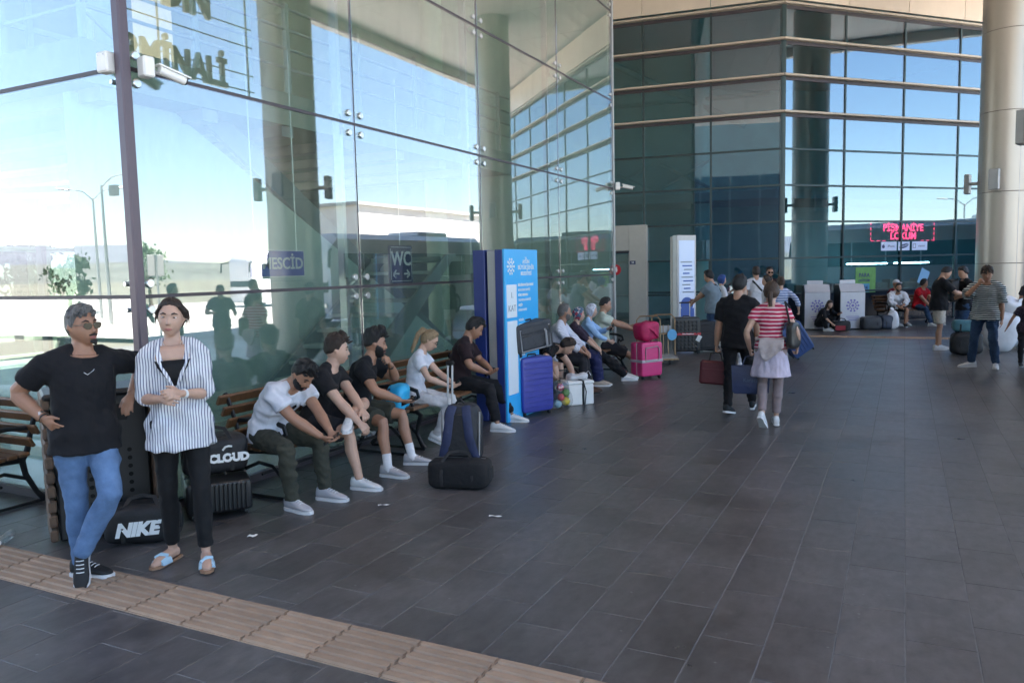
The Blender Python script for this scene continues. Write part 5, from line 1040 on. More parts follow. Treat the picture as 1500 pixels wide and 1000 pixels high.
# ------------------------------------------------------------------ benches
def bench(label, loc, rz, L_=1.85):
    t = thing('park_bench', label, 'bench', loc, R_(rz), 'cast iron benches with wooden slats')
    for sx in (-1, 1):
        x = sx*(L_/2-.10); f = MB(); fl_ = dict(n=8, flat=.62, upv=(1, 0, 0))
        f.tube([(x, -.40, .86), (x, -.36, .80), (x, -.29, .62), (x, -.25, .46), (x, -.20, .38), (x, -.22, .26), (x, -.30, .10), (x, -.36, .02)], [.030, .024, .024, .028, .030, .026, .022, .030], **fl_)
        f.tube([(x, -.22, .385), (x, .0, .40), (x, .22, .41), (x, .28, .37), (x, .24, .26), (x, .22, .18), (x, .27, .08), (x, .31, .02)], [.028, .024, .030, .032, .024, .022, .026, .032], **fl_)
        f.tube([(x, -.28, .64), (x, -.10, .66), (x, .12, .655), (x, .24, .62), (x, .26, .56), (x, .21, .53), (x, .18, .57)], [.020, .020, .022, .024, .022, .018, .014], **fl_); f.tube([(x, .18, .57), (x, .16, .50), (x, .20, .42)], [.016, .018, .022], **fl_)
        f.tube([(x, -.24, .22), (x, -.05, .30), (x, .10, .28), (x, .21, .18)], .016, **fl_); f.tube([(x, -.36, .015), (x, .31, .015)], .014, **fl_)
        f.build('iron_end', M_iron, t)
    sl_ = MB().box((0, 0, 0), (L_, .085, .032), ch=.007).mesh('slat', M_wood, 30)
    for k in range(5): link('slat', sl_, t, (0, -.17+.098*k, .435+.004*abs(k-2)), (R_(-3+1.5*k), 0, 0))
    for k in range(4): link('slat', sl_, t, (0, -.235-.048*k, .535+.094*k), (R_(63), 0, 0))
    MB().tube([(-L_/2+.1, -.02, .2), (L_/2-.1, -.02, .2)], .012, 6).build('tie_rod', M_iron, t)
    return t
bench('cast iron bench with wooden slats under the man in white T-shirt', (.47, 1.56, 0), -90, 1.88)
bench('cast iron bench with wooden slats under the young woman with the ponytail', (.47, 3.50, 0), -90, 1.85)
bench('cast iron bench half hidden behind the stacked blue suitcase', (.47, 6.45, 0), -90, 1.95)
bench('cast iron bench under the women in headscarves', (.47, 8.45, 0), -90, 1.9)
bench('cast iron bench cut off by the left edge of the view', (-2.08, -.42, 0), 180, 1.85)
bench('far cast iron bench against the dark shop front', (5.35, 21.35, 0), -143, 1.9)
# ------------------------------------------------------------------ slatted litter bin
lb = thing('litter_bin', 'black litter bin with wooden slatted sides and perforated front behind the man in sunglasses', 'litter bin', (-.06, -.36, 0), R_(60))
MB().box((0, .0, .53), (.60, .42, 1.0), ch=.012).build('case', M_black, lb); MB().box((0, 0, 1.05), (.70, .48, .045), ch=.014).build('lid', M_iron, lb)
M_bslat = mat('weathered_bin_wood', (.085, .05, .03), .6, var=.4, vscale=9, rnd=.2); bs_ = MB().box((0, 0, 0), (.05, .46, .085), ch=.010).mesh('slat', M_bslat, 30)
for sx in (-1, 1):
    for k in range(10): link('slat', bs_, lb, (sx*.335, 0, .08+.103*k))
ps_ = MB().box((0, 0, 0), (.055, .06, 1.02), ch=.008).mesh('post', M_bslat, 30); link('post', ps_, lb, (.335, -.262, .53))
hl = MB()
for i in range(5):
    for k in range(9): hl.lathe([(.002, 0), (.015, 0), (.018, -.008), (.002, -.008)], 10, (0, 0, 0)); 
hl = MB()
for i in range(5):
    for k in range(8): c = (-.17+.085*i, -.2125, .20+.06*k); hl.cyl((c[0], -.2095, c[2]), (c[0], -.2125, c[2]), .016, n=10)
hl.build('hole_disc', mat('painted_hole_shade', (.002, .002, .002), 1), lb); MB().box((0, -.213, .90), (.34, .006, .12), ch=.003).build('slot_plate', mat('painted_slot_shade', (.004, .004, .004), .8), lb)  # near-black discs and plate: shade inside the openings, painted on the front
# ------------------------------------------------------------------ bags and luggage
def sq(mb, c, d, e=.35, rot=None, n=26, m_=16, pf=None):      # soft superquadric box
    rings = []; c = V(c)
    def pw(x): return math.copysign(abs(x)**e, x)
    for i in range(1, m_):
        th = PI*i/m_; r_ = abs(math.sin(th))**e; z = pw(math.cos(th)); ring_ = []
        for j in range(n):
            a = 2*PI*j/n; p = V((pw(math.cos(a))*r_*d[0]/2, pw(math.sin(a))*r_*d[1]/2, z*d[2]/2))
            if pf: p = p+pf(p)
            ring_.append(c+(rot @ p if rot is not None else p))
        rings.append(ring_)
    return mb.loft(rings)
def crumple(amp, k, seed):
    g = random.Random(seed); W = [(g.uniform(-1, 1)*k, g.uniform(-1, 1)*k, g.uniform(-1, 1)*k, g.uniform(0, 6)) for _ in range(5)]
    return lambda p: p.normalized()*amp*sum(math.sin(a*p.x+b_*p.y+c*p.z+q) for a, b_, c, q in W)*.5
M_nyl = mat('black_nylon', (.012, .012, .014), .6, var=.2, bump=.35, bscale=22); M_nylg = mat('charcoal_nylon', (.035, .037, .042), .65, var=.2, bump=.35, bscale=22); M_nyln = mat('navy_nylon', (.02, .028, .075), .65, var=.2, bump=.3, bscale=22)
M_zip = mat('zip_metal', (.35, .35, .36), .35, .9)
def duffel(label, loc, rz, d, ma, ends=None, seed=1, handles=True, txt=None, tsz=.1, tx=0, tz=None, shear=0.0, toff=.003):
    t = thing('duffel_bag', label, 'bag', loc, R_(rz)); w, dp, h = d
    sq(MB(), (0, 0, h/2), d, .42, pf=crumple(.012, 22, seed)).build('body', ma, t, 60)
    MB().tube([(-w*.40, 0, h*.985), (-w*.2, 0, h*1.0), (w*.2, 0, h*1.0), (w*.40, 0, h*.985)], .006, 6, flat=.5).build('zip', M_zip, t)
    for s_ in (-1, 1):
        MB().tube([(s_*w*.24, -dp*.45, .03), (s_*w*.24, -dp*.515, h*.5), (s_*w*.23, -dp*.36, h*.95), (s_*w*.16, -.03, h*1.16), (0, -.01, h*1.22)] if handles else [(s_*w*.24, -dp*.45, .03), (s_*w*.24, -dp*.515, h*.5), (s_*w*.23, -dp*.36, h*.97)], .016, 6, flat=.3, upv=(0, 1, 0)).build('handle', M_strap, t)
        MB().box((s_*w*.485, 0, h*.5), (.012, dp*.45, h*.4), ch=.005).build('end_patch', M_strap, t)
    if txt: text('lettering', txt, tsz, M_ink, t, (tx, -dp*.5-.006, tz or h*.45), (R_(86), 0, 0), ext=.002, off=toff, shear=shear)
    return t
duffel('black NIKE duffel bag on the floor behind the man in jeans', (.42, -.40, 0), 44, (.50, .27, .27), M_nyl, txt='NIKE', tsz=.125, tx=-.03, shear=.25, toff=.008, seed=2)
def suitcase(label, loc, rz, w, dp, h, ma, ribs=8, rot=None, horizontal=False, handle=.35, band=None, kind='ribs', group=None):
    t = thing('suitcase', label, 'suitcase', loc, R_(rz), group)
    if rot: t.rotation_euler = (rot[0], rot[1], R_(rz))
    zb = .05
    sq(MB(), (0, -dp*.255, zb+h/2), (w, dp*.49, h), .16).build('front_shell', ma, t, 50); sq(MB(), (0, dp*.255, zb+h/2), (w, dp*.49, h), .16).build('back_shell', ma, t, 50)
    MB().box((0, 0, zb+h/2), (w*.985, .018, h*.97), ch=.008).build('zip', M_zip if ma is not M_nyl else M_strap, t)
    rb = MB()
    if kind == 'ribs':
        for k in range(ribs):
            if horizontal: z = zb+h*(.10+.8*k/(ribs-1)); rb.tube([(-w*.47, -dp*.46, z), (-w*.40, -dp*.505, z), (w*.40, -dp*.505, z), (w*.47, -dp*.46, z)], .011, 6)
            else: x = w*(-.40+.8*k/(ribs-1)); rb.tube([(x, -dp*.46, zb+h*.05), (x, -dp*.505, zb+h*.12), (x, -dp*.505, zb+h*.88), (x, -dp*.46, zb+h*.95)], .011, 6); 
    elif kind == 'quilt':
        for i in range(6):
            for k in range(8): rb.loft([[V((w*(-.42+.84*(i+.5)/6)+sx*.036*q, -dp*.495-(.014 if q < .5 else 0), zb+h*(.07+.86*(k+.5)/8)+sz*.042*q)) for sx, sz in ((0, -1), (1, 0), (0, 1), (-1, 0))] for q in (1, .25)])
    elif kind == 'pocket':
        rb.box((0, -dp*.50, zb+h*.34), (w*.78, .03, h*.48), ch=.012); rb.box((0, -dp*.50, zb+h*.76), (w*.78, .025, h*.24), ch=.012)
    rb.build('rib' if kind == 'ribs' else 'quilted_panel' if kind == 'quilt' else 'pocket', ma, t, 40)
    for sx in (-1, 1):
        for sy in (-1, 1):
            c = MB().cyl((sx*w*.40-.012, sy*dp*.36, .026), (sx*w*.40+.012, sy*dp*.36, .026), .026, n=12); c.box((sx*w*.40, sy*dp*.36, .05), (.04, .03, .03), ch=.006); c.build('wheel', M_black, t)
    MB().tube([(-.07, -dp*.1, zb+h), (-.06, -dp*.1, zb+h+.025), (.06, -dp*.1, zb+h+.025), (.07, -dp*.1, zb+h)], .011, 6).build('carry_handle', M_black, t)
    if handle:
        for sx in (-1, 1): MB().cyl((sx*.10, dp*.38, zb+h*.95), (sx*.10, dp*.38, zb+h+handle), .008, n=8).build('pull_rod', M_steel, t)
        MB().tube([(-.12, dp*.38, zb+h+handle), (.12, dp*.38, zb+h+handle)], .016, 8).build('grip', M_black, t)
    if band: MB().box((0, 0, zb+h*band[0]), (w*1.02, dp*1.04, .045), ch=.004).build('luggage_strap', band[1], t)
    return t
M_hblk = mat('black_hard_shell', (.013, .013, .014), .35, var=.1); M_hblu = mat('royal_blue_hard_shell', (.045, .055, .30), .35, var=.05); M_hpink = mat('hot_pink_hard_shell', (.62, .045, .19), .35, var=.05)
s_ = suitcase('black ribbed suitcase lying flat under the CLOUD duffel bag', (.33, .34, 0), 52, .48, .62, .24, M_hblk, ribs=13, handle=0)
duffel('black CLOUD duffel bag resting on the flat black suitcase', (.32, .35, .30), 50, (.50, .30, .30), M_nyl, txt='CLOUD', tsz=.085, tx=.10, toff=.006, seed=5)
MB().tube([(.055, -.158, .20), (.075, -.162, .225), (.10, -.162, .23), (.125, -.162, .225)], .008, 6).build('emblem', M_ink, [o for o in COL.objects if o.name.startswith('duffel_bag')][-1])
duffel('black duffel bag on the floor supporting the navy backpack', (1.83, 1.63, 0), 14, (.56, .27, .26), mat('dull_black_canvas', (.006, .006, .007), .85, var=.3, bump=.4, bscale=18), handles=True, seed=6)
# navy trolley backpack
bp_ = thing('trolley_backpack', 'charcoal and navy trolley backpack with raised handle standing on the black duffel', 'backpack', (1.80, 1.72, .20), R_(12)); bp_.rotation_euler = (R_(-5), 0, R_(12))
sq(MB(), (0, .02, .25), (.32, .22, .52), .45, pf=crumple(.012, 24, 3)).build('body', mat('dark_grey_nylon', (.018, .019, .023), .6, var=.3, bump=.35, bscale=22), bp_, 60)
for sx in (-1, 1):
    MB().tube([(sx*.06, -.09, .49), (sx*.075, -.125, .42), (sx*.10, -.125, .22), (sx*.15, -.09, .04)], .040, 8, flat=.25, upv=(0, 1, 0)).build('shoulder_strap', M_nyln, bp_)
    MB().tube([(sx*.168, -.06, .04), (sx*.172, -.06, .44)], .007, 6).build('edge_piping', M_zip, bp_)
MB().box((0, -.102, .24), (.20, .02, .36), ch=.01).build('back_pad', M_nyl, bp_); MB().tube([(-.04, -.06, .51), (0, -.07, .55), (.04, -.06, .51)], .010, 6).build('grab_loop', M_strap, bp_)
for x in (-.135, -.095): MB().cyl((x, .0, .44), (x, .0, .84), .010, n=8).build('pull_rod', M_alu, bp_); MB().box((-.115, .0, .855), (.075, .04, .045), ch=.014).build('grip', M_black, bp_)
# cyan bag on the bench
cb = thing('drawstring_bag', 'bright cyan bag with dark straps between the bearded man and the ponytailed woman', 'bag', (.66, 2.42, .455), R_(-75)); M_cy = mat('cyan_nylon', (.02, .38, .66), .5, var=.15, bump=.3, bscale=20)
sq(MB(), (0, 0, .14), (.34, .20, .27), .55, pf=crumple(.02, 26, 9)).build('body', M_cy, cb, 60); MB().tube([(-.15, -.05, .24), (-.05, -.10, .20), (.05, -.11, .10), (.10, -.09, .02)], .011, 6).tube([(.12, -.05, .24), (.02, -.105, .17), (-.08, -.10, .07)], .010, 6).tube([(.1, -.08, .1), (.2, -.12, -.05), (.16, -.14, -.16), (.06, -.10, -.06)], .012, 6, flat=.5).build('strap', M_strap, cb)
# luggage by the blue sign
suitcase('large royal blue ribbed suitcase standing in front of the blue sign', (.95, 4.92, 0), 64, .50, .34, .70, M_hblu, ribs=9, horizontal=True, handle=0)
gs = suitcase('black and grey soft suitcase lying on top of the blue suitcase', (.95, 4.90, .785), 66, .60, .32, .36, M_nylg, kind='pocket', handle=0, rot=(0, R_(-7), 0))
MB().tube([(.14, -.19, .08), (.14, -.21, .10), (.14, -.21, .28), (.14, -.19, .30)], .014, 6).tube([(-.24, -.165, .07), (.24, -.165, .07), (.25, -.165, .34), (-.24, -.165, .34), (-.24, -.165, .07)], .008, 6).build('piping', mat('grey_piping', (.30, .30, .31), .5), gs)
pb = thing('plastic_bag', 'see through plastic bag of toys and fruit between suitcase and white box', 'bag', (1.18, 5.36, 0), R_(60))
M_film = glass('clear_plastic_film', (.92, .93, .94), .10, .15); sq(MB(), (0, 0, .20), (.26, .22, .40), .6, pf=crumple(.03, 24, 4)).build('film', M_film, pb)
for k, (x, y, z, r, c) in enumerate(((-.03, -.04, .30, .05, (.5, .03, .08)), (.05, -.05, .22, .055, (.10, .25, .06)), (-.04, -.06, .17, .05, (.6, .10, .10)), (.04, -.06, .11, .06, (.65, .48, .05)), (-.05, 0, .08, .06, (.4, .6, .66)))):
    MB().lathe([(.004, -r), (r*.7, -r*.7), (r, 0), (r*.7, r*.7), (.004, r)], 16, (x, y, z)).build('wrapped_item', mat('item_colour_%s' % 'abcde'[k], c, .5), pb, 80)
fb = thing('foam_box', 'white foam box tied with black strap on the floor', 'box', (1.22, 5.84, 0), R_(46)); MB().box((0, 0, .14), (.38, .28, .28), ch=.012).build('base', M_white, fb); MB().box((0, 0, .305), (.395, .295, .045), ch=.014).build('lid', M_white, fb)
MB().box((.03, 0, .165), (.028, .302, .332), ch=.002).build('strap', M_strap, fb); MB().tube([(.03, -.152, .32), (.07, -.154, .18), (.05, -.154, .01)], .008, 5, flat=.4, upv=(0, 1, 0)).build('strap_tail', M_strap, fb)
wp = thing('carrier_bag', 'crumpled white carrier bag lying on the foam box', 'bag', (1.22, 5.86, .328), R_(40)); sq(MB(), (0, 0, .04), (.30, .22, .10), .8, pf=crumple(.03, 34, 6)).build('film', mat('white_plastic_film', (.66, .66, .68), .35, var=.08), wp); MB().tube([(.1, 0, .06), (.17, .02, .11), (.20, .0, .05)], .012, 5, flat=.3).build('loop_handle', bpy.data.materials['white_plastic_film'], wp)
hb = thing('handbag', 'black and olive patterned handbag in front of the bending person', 'bag', (.98, 5.86, 0), R_(55)); sq(MB(), (0, 0, .16), (.36, .18, .32), .45, pf=crumple(.012, 22, 8)).build('body', mat('dark_camouflage', (.03, .035, .03), .6, var=.8, vscale=12), hb, 60); MB().tube([(-.10, -.02, .29), (-.08, -.02, .45), (.08, -.02, .45), (.10, -.02, .29)], .012, 6).build('handle', M_strap, hb)
pk = suitcase('hot pink hard suitcase with silver trim and grey strap', (1.40, 8.50, 0), 58, .44, .30, .56, M_hpink, kind='none', handle=0, band=(.45, mat('silver_webbing', (.45, .42, .46), .4)))
MB().tube([(-.15, -.158, .52), (-.15, -.158, .30), (.10, -.158, .30), (.14, -.158, .34), (.14, -.158, .50), (.10, -.158, .54), (-.15, -.158, .52)], .008, 6).build('trim', M_zip, pk)
mb_ = thing('backpack', 'magenta backpack lying on the pink suitcase', 'backpack', (1.40, 8.52, .635), R_(58)); M_mag = mat('magenta_nylon', (.40, .008, .075), .6, var=.2, bump=.4, bscale=18); sq(MB(), (0, 0, .15), (.40, .27, .32), .45, pf=crumple(.012, 24, 12)).build('body', M_mag, mb_, 60); MB().tube([(-.12, -.10, .24), (.0, -.15, .16), (.15, -.12, .04)], .02, 6, flat=.35).build('strap', M_mag, mb_)
# luggage carts
M_brz = mat('bronze_tube', (.30, .20, .12), .35, .8)
def cart(label, loc, rz):
    t = thing('luggage_cart', label, 'luggage cart', loc, R_(rz), 'nested luggage carts')
    f = MB(); f.tube([(-.28, .25, .10), (-.28, .28, .95), (-.20, .30, 1.03), (.20, .30, 1.03), (.28, .28, .95), (.28, .25, .10)], .016, 8); f.tube([(-.28, .25, .12), (-.20, -.55, .12), (.20, -.55, .12), (.28, .25, .12)], .016, 8)
    for x in (-.12, 0, .12): f.tube([(x, .26, .14), (x, .285, .80)], .009, 6)
    f.tube([(-.28, .27, .60), (.28, .27, .60)], .012, 6); f.build('frame', M_brz, t)
    MB().box((0, -.15, .145), (.42, .70, .02), ch=.005).build('platform', M_alu, t)
    for x, y in ((-.25, .22), (.25, .22), (0, -.5)): MB().cyl((x-.014, y, .06), (x+.014, y, .06), .06, n=14).build('wheel', M_black, t)
    MB().box((0, .305, .70), (.40, .012, .16), ch=.004).build('plate', M_alu, t); return t
cart('bronze luggage cart nearest the pink suitcase', (.95, 10.25, 0), 25).scale = (.8, .9, .88); ct = cart('rear bronze luggage cart of the row with a pale blue disc', (1.10, 10.75, 0), 25); ct.scale = (.8, .9, .88)
MB().lathe([(.002, .006), (.12, .006), (.125, 0), (.002, 0)], 20).build('disc_sign', mat('pale_blue_disc', (.10, .38, .66), .4), ct, loc=(.20, .20, .58), rot=(R_(90), 0, R_(10)))
M_rw = mat('red_white_webbing', (.55, .05, .07), .5)
st_ = suitcase('big black quilted suitcase with a red and white strap', (1.10, 12.35, 0), 22, .56, .34, .72, M_hblk, kind='quilt', handle=.30, band=(.52, M_rw)); MB().box((.02, -.180, .425), (.24, .006, .014)).build('white_stripe', M_ink, st_); MB().box((.24, -.182, .33), (.09, .008, .13), Matrix.Rotation(.5, 3, 'Y'), ch=.004).build('paper_tag', M_ink, st_)
suitcase('plain black suitcase behind the quilted one', (1.42, 12.62, 0), 40, .44, .28, .62, M_nyl, kind='pocket', handle=0)
# carried bags
def hand_world(J, i, d=.09): sh, el, wr, fd, la, pn = J['ARM'][i]; return l2w(J, wr+fd*d)
p = hand_world(J11, 0); mbg = thing('laptop_bag', 'maroon laptop bag carried by the man in black', 'bag', p, R_(12)); M_mar = mat('maroon_nylon', (.085, .008, .014), .55, var=.1, bump=.2, bscale=30)
MB().box((0, 0, -.26), (.40, .09, .30), Matrix.Rotation(R_(4), 3, 'Y'), ch=.025).build('body', M_mar, mbg); MB().tube([(-.08, 0, -.12), (-.06, 0, -.02), (0, 0, .0), (.06, 0, -.02), (.08, 0, -.12)], .010, 6).build('handle', M_strap, mbg); MB().box((0, -.05, -.30), (.34, .012, .18), Matrix.Rotation(R_(4), 3, 'Y'), ch=.006).build('pocket', M_mar, mbg)
p = hand_world(J12, 0); nbg = thing('shopping_bag', 'navy shopping bag carried between the walking couple', 'bag', p, R_(8)); M_nvb = mat('navy_plastic', (.014, .024, .075), .42, var=.15, bump=.3, bscale=12)
MB().loft([[V((x*w, y*dp, z)) for x, y in ((-.5, -.5), (.5, -.5), (.5, .5), (-.5, .5))] for w, dp, z in ((.36, .14, -.44), (.40, .16, -.42), (.43, .10, -.12))]).build('body', M_nvb, nbg); MB().tube([(-.10, -.04, -.13), (-.06, -.02, -.02), (0, 0, .0), (.06, -.02, -.02), (.10, -.04, -.13)], .008, 6).build('handle', M_nvb, nbg); text('lettering', 'Karaca', .06, mat('faded_print', (.06, .09, .16), .5), nbg, (0, -.085, -.28), (PI/2, 0, 0), ext=.001)
p = l2w(J12, (.235, -.02, 1.07)); sbg = thing('shoulder_bag', 'black leather shoulder bag worn by the woman in red and white stripes', 'bag', p, R_(80)); sq(MB(), (0, 0, -.02), (.30, .11, .30), .5, pf=crumple(.01, 20, 3)).build('body', mat('black_leather', (.012, .012, .012), .35, bump=.2, bscale=60), sbg, 60); MB().tube([(-.10, 0, .10), (-.05, .06, .30), (.0, .09, .355), (.05, .06, .30), (.10, 0, .10)], .012, 6, flat=.5).build('strap', M_strap, sbg)
suitcase('blue suitcase tilted on its wheels beyond the woman in red and white stripes', (3.50, 11.95, 0), 30, .44, .28, .64, mat('steel_blue_shell', (.035, .075, .21), .4, var=.05), ribs=6, handle=.34, rot=(R_(6), R_(-34), 0)).location.z = .10
# phones
def phone(J, i, label, rot, d=.10, up_=.02):
    sh, el, wr, fd, la, pn = J['ARM'][i]; p = l2w(J, wr+fd*d+pn*up_); t = thing('phone', label, 'phone', p, J['t'].rotation_euler.z); t.rotation_euler = (R_(rot[0]), R_(rot[1]), J['t'].rotation_euler.z+R_(rot[2]))
    MB().box((0, 0, 0), (.074, .155, .009), ch=.003).build('case', M_black, t); MB().box((0, 0, .0052), (.068, .146, .001)).build('screen', M_lens, t); return t
phone(J1, 1, 'dark phone held by the man in white T-shirt', (35, 0, 40), .08, .03); phone(J3, 1, 'phone in the right hand of the chin resting man', (25, 20, 10), .09, .02); phone(J4, 1, 'phone in the hands of the ponytailed woman', (40, 0, 20), .08, .025); phone(J5, 1, 'phone in the hands of the man in dark brown', (38, 0, 25), .08, .025); phone(J9, 0, 'black phone raised by the woman in sky blue', (65, 30, 0), .09, .02)
pa_ = thing('paper_sheet', 'pinkish paper in the hands of the man in cream shorts', 'paper', hand_world(J24, 0, .12), J24['t'].rotation_euler.z); MB().sheet([[(-.1+.2*i/4, -.02+.14*k/3, .012*math.sin(i)+.04*k/3) for i in range(5)] for k in range(4)]).build('sheet', mat('pinkish_paper', (.60, .42, .50), .7), pa_)
g1 = J1['P'][.42]+J1['fr'](.42) @ V((0, .145, -.01)); gl_ = MB()
for k, dz in enumerate((0, -.058)): gl_.lathe([(.001, -.003), (.026, -.003), (.026, .003), (.001, .003)], 14, (0, 0, 0))
gl_ = MB()
for dz in (-.01, -.066): gl_.cyl(g1+J1['fr'](.42) @ V((0, .0, dz)), g1+J1['fr'](.42) @ V((0, .008, dz)), .026, n=16)
gl_.tube([g1+J1['fr'](.42) @ V((0, .004, .03)), g1+J1['fr'](.42) @ V((.004, .004, -.04)), g1+J1['fr'](.42) @ V((0, .004, -.10))], .003, 5); gl_.build('hanging_sunglasses', M_lens, J1['t'])
# ------------------------------------------------------------------ the right hand side: bins, sacks, bags
M_binw = mat('light_grey_steel_sheet', (.46, .47, .52), .4, .15, var=.05); M_bind = mat('dark_bin_side', (.02, .025, .03), .5); M_pur = mat('purple_print', (.14, .12, .38), .5)
def emblem(parent, c, r, ma):
    e = MB()
    for k in range(10):
        a = 2*PI*k/10; d = V((math.cos(a), 0, math.sin(a)))
        e.cyl(V(c)+d*r*.55, V(c)+d*r*.55+V((0, -.004, 0)), r*.13, n=8); e.cyl(V(c)+d*r*.95, V(c)+d*r*.95+V((0, -.004, 0)), r*.17, n=8); e.box(V(c)+d*r*.74+V((0, -.002, 0)), (r*.26, .004, r*.07), Matrix.Rotation(-a, 3, 'Y'))
    e.cyl(V(c), V(c)+V((0, -.004, 0)), r*.22, n=10); return e.build('emblem', ma, parent)
def gbin(label, loc, rz, em):
    t = thing('recycling_bin', label, 'bin', loc, R_(rz), 'grey municipal recycling bins')
    MB().prism([(-.28, .04), (.28, .04), (.28, 1.22), (-.14, 1.22), (-.28, 1.03)], 'x', -.33, .33).build('case', M_bind, t)
    MB().box((0, -.29, .53), (.655, .02, 1.0), ch=.005).build('front_panel', M_binw, t); MB().box((0, -.215, 1.135), (.655, .24, .02), Matrix.Rotation(R_(53.5), 3, 'X'), ch=.004).build('sloping_lid', M_binw, t)
    MB().box((0, .07, 1.235), (.60, .40, .02), ch=.004).build('top_plate', M_binw, t); MB().box((0, .16, 1.30), (.42, .03, .11), ch=.005).build('back_board', M_binw, t)
    emblem(t, (0, -.302, .66), .16, M_pur)
    for k in range(3): MB().box((0, -.302, .36-.05*k), (.34-.06*k, .004, .016)).build('printed_line', M_pur, t)
gbin('grey recycling bin behind the squatting woman, left of the pair', (3.02, 19.25, 0), 14, True); gbin('grey recycling bin with purple emblem beside the shop poster, right of the pair', (3.86, 19.55, 0), 22, True)
duffel('black and red sports bag in front of the squatting woman', (3.72, 18.75, 0), 20, (.46, .30, .28), M_nyl, seed=21); MB().box((-.06, -.152, .09), (.26, .012, .13), ch=.005).build('red_pocket', mat('red_nylon', (.25, .01, .02), .6), [o for o in COL.objects if o.name.startswith('duffel_bag')][-1])
duffel('charcoal travel bag on the floor left of the far bench', (4.42, 19.35, 0), 22, (.52, .36, .36), M_nylg, seed=22, handles=False); duffel('dark blue travel bag between the charcoal bag and the white sack', (4.80, 19.75, 0), 35, (.44, .36, .38), mat('slate_nylon', (.03, .04, .065), .6, var=.3, bump=.3, bscale=20), seed=23)
M_sack = mat('white_woven_plastic', (.62, .63, .66), .5, var=.07, bump=.25, bscale=12)
def sack(label, loc, d, seed, rot=(0, 0, 0)):
    t = thing('white_sack', label, 'sack', loc); t.rotation_euler = rot; sq(MB(), (0, 0, d[2]/2), d, .6, pf=crumple(.05*d[2], 9, seed)).build('body', M_sack, t, 70); MB().tube([(0, 0, d[2]*.96), (.02, .01, d[2]*1.05), (.05, -.02, d[2]*1.10)], [.05, .03, .06], 8).build('tied_neck', M_sack, t)
sack('small white sack leaning on the far bench', (5.03, 19.75, 0), (.28, .24, .50), 31, (0, R_(-14), 0)); sack('big white sack on the floor behind the man in the striped T-shirt', (6.98, 14.35, 0), (.62, .60, .80), 32); sack('second big white sack beside the column', (7.42, 14.9, 0), (.60, .60, .86), 33)
sack('crumpled white sack lying on top of the big white one', (7.10, 14.45, .76), (.46, .40, .30), 34, (R_(20), R_(30), 0))
duffel('black travel bag on the floor behind the striped man', (6.32, 13.45, 0), 10, (.55, .36, .44), M_nyl, seed=24); duffel('teal roll bag lying on the black travel bag', (6.30, 13.48, .44), 10, (.46, .28, .24), mat('teal_nylon', (.05, .16, .20), .6, var=.2), seed=25, handles=False)
kb_ = thing('backpack', 'black backpack worn on the chest beside the striped man', 'backpack', (6.12, 14.55, 1.22), R_(110)); sq(MB(), (0, 0, 0), (.30, .20, .46), .5, pf=crumple(.015, 20, 5)).build('body', M_nyl, kb_, 60); MB().tube([(-.10, 0, .22), (-.14, -.14, .24), (-.14, -.2, .1)], .018, 6, flat=.4).tube([(.10, 0, .22), (.14, -.14, .24), (.14, -.2, .1)], .018, 6, flat=.4).build('strap', M_strap, kb_)
# ------------------------------------------------------------------ information signs
M_sb = mat('sign_bright_blue', (.03, .40, .80), .3); M_sd = mat('sign_deep_blue', (.018, .035, .17), .35); M_sl = mat('sign_white_panel', (.70, .76, .80), .35); M_sk = mat('sign_grey_text', (.25, .30, .36), .5)
bsn = thing('information_sign', 'tall blue directory sign with municipal emblem beside the blue suitcase', 'sign', (.70, 4.74, 0), PI/2)
MB().box((0, -.235, 1.05), (.94, .03, 2.10), ch=.006).build('front_panel', M_sb, bsn)
for y, d in ((-.17, .10), (.10, .16)): MB().box((0, y, 1.05), (.95, d, 2.09), ch=.006).build('side_panel', M_sd, bsn)
MB().box((0, -.07, 1.05), (.93, .12, 2.07), ch=.006).build('core', M_alu, bsn)
for z, h in ((1.47, .40), (.78, .90)): MB().box((-.30, -.252, z), (.27, .006, h), ch=.002).build('white_panel', M_sl, bsn)
emblem(bsn, (-.31, -.252, 1.89), .095, M_ink)
for z, w, s_ in ((1.99, 'T.C.', .035), (1.945, 'AYDIN', .066), (1.875, 'BÜYÜKŞEHİR', .076), (1.80, 'BELEDİYESİ', .060)): text('lettering', w, s_, M_ink, bsn, (.12, -.2525, z), (PI/2, 0, 0), ext=.001, off=.001)
text('lettering', '1.', .10, M_sk, bsn, (-.30, -.2565, 1.54), (PI/2, 0, 0), ext=.001); text('lettering', 'KAT', .11, M_sk, bsn, (-.30, -.2565, 1.38), (PI/2, 0, 0), ext=.001)
for k, w in enumerate(('BİLGİSAYAR İŞLETMENİ', 'MUHASEBE SERVİSİ', 'BÜRO MEMURU', 'TAHAKKUK SERVİSİ', 'ARŞİV', 'EVRAK KAYIT', '', 'MÜDÜR', 'SEKRETER', 'WC', 'MESCİD', 'ZABITA', 'KAFE', 'TOPLANTI SALONU', 'GİŞELER', 'PTT')):
    if w: text('lettering', w, .040, M_ink, bsn, (-.12, -.2525, 1.66-.062*k), (PI/2, 0, 0), ext=.001, off=.0006 if k % 2 else .0016, align='LEFT')
for z in (1.70, 1.26, .30): MB().box((-.30, -.253, z), (.30, .004, .012)).build('rule', M_sb, bsn)
py = thing('advertising_pylon', 'grey advertising pylon with a lit white and blue poster by the entrance', 'pylon', (-.04, 16.75, 0), R_(50))
MB().box((0, 0, 1.33), (.62, .20, 2.66), ch=.012).build('casing', M_alu, py); MB().box((0, .18, 1.32), (.58, .12, 2.62), ch=.012).build('rear_casing', M_port, py)
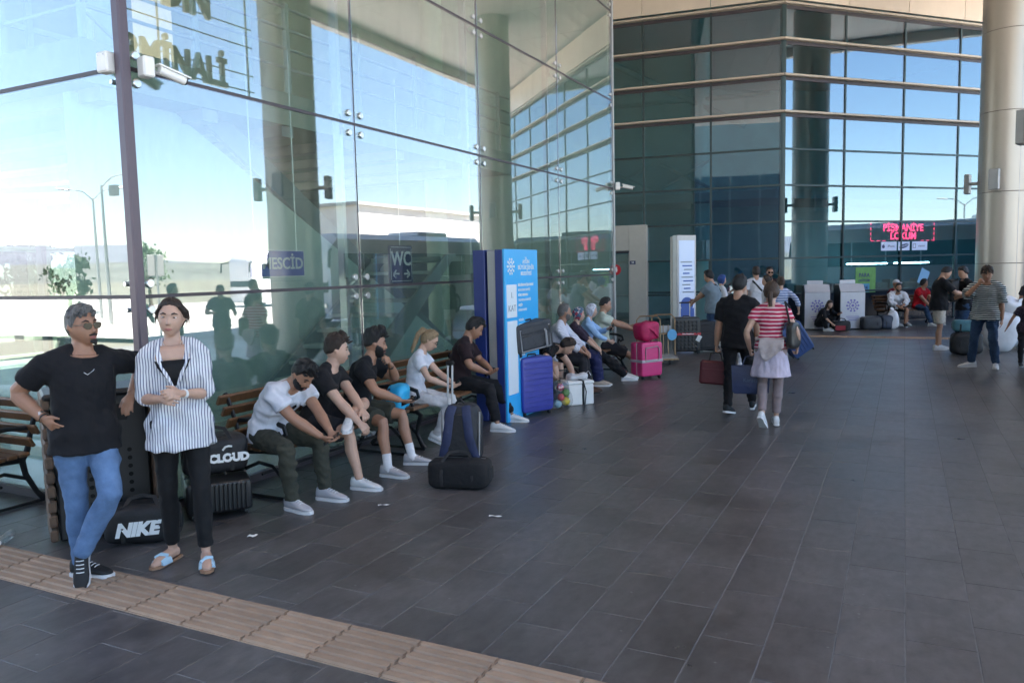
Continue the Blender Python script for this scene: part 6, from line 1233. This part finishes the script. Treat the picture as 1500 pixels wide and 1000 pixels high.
MB().box((0, -.104, 1.42), (.50, .012, 2.2), ch=.003).build('poster', mat('lit_poster', (.34, .44, .62), .3, emit=(.55, .68, .95), estr=.03), py)
M_pb = mat('poster_blue_ink', (.03, .10, .42), .4)
for k in range(9): MB().box((-.02+.03*(k % 3), -.112, 1.95-.10*k), (.36-.05*(k % 4), .003, .035)).build('printed_line', M_pb if k % 2 else M_sk, py)
e = MB(); e.lathe([(.16, 0), (.20, 0), (.20, .003), (.16, .003)], 24); e.build('printed_circle', M_pb, py, loc=(0, -.112, .82), rot=(PI/2, 0, 0)); MB().box((0, -.112, .55), (.46, .003, .34)).build('printed_block', M_pb, py)
# litter on the floor
def scrap(label, loc, d, rz): o = MB().sheet([[(d[0]*(i/4-.5), d[1]*(k/2-.5)*(1-.3*math.sin(i*1.3)), .004+.006*abs(math.sin(i*2+k))) for i in range(5)] for k in range(3)]).build('paper_scrap', M_white, None, None, (loc[0], loc[1], .002), R_(rz)); tag(o, label, 'litter')
scrap('round white paper scrap in front of the black suitcase', (1.09, -.05), (.06, .05), 20); scrap('crumpled white wrapper on the open floor', (2.49, 1.01), (.10, .02), 10); scrap('small scrap on the floor between the white sneakers and the wrapper', (1.53, .92), (.09, .015), 25); scrap('tiny white scrap on the tactile strip', (1.88, -1.05), (.03, .012), 0)
bo = thing('plastic_bottle', 'clear plastic bottle lying beside the litter bin', 'bottle', (-.55, -.75, .035), R_(40)); MB().lathe([(.004, 0), (.03, .004), (.032, .12), (.026, .135), (.032, .15), (.030, .18), (.012, .21), (.012, .225), (.004, .225)], 14).build('body', M_film, bo, rot=(PI/2, 0, 0)); MB().cyl((0, -.223, 0), (0, -.24, 0), .014, n=10).build('cap', M_white, bo)
def finish():
    bpy.context.view_layer.update(); dg = bpy.context.evaluated_depsgraph_get()
    F_ = [o for o in COL.objects if o.type == 'FONT']; M_ = [bpy.data.meshes.new_from_object(o.evaluated_get(dg)) for o in F_]
    for o, me in zip(F_, M_):
        nm = o.name; n = bpy.data.objects.new('x', me); COL.objects.link(n); n.parent = o.parent; n.location = o.location; n.rotation_euler = o.rotation_euler; n.scale = o.scale
        cu = o.data; bpy.data.objects.remove(o); bpy.data.curves.remove(cu); n.name = nm; me.name = nm
finish()
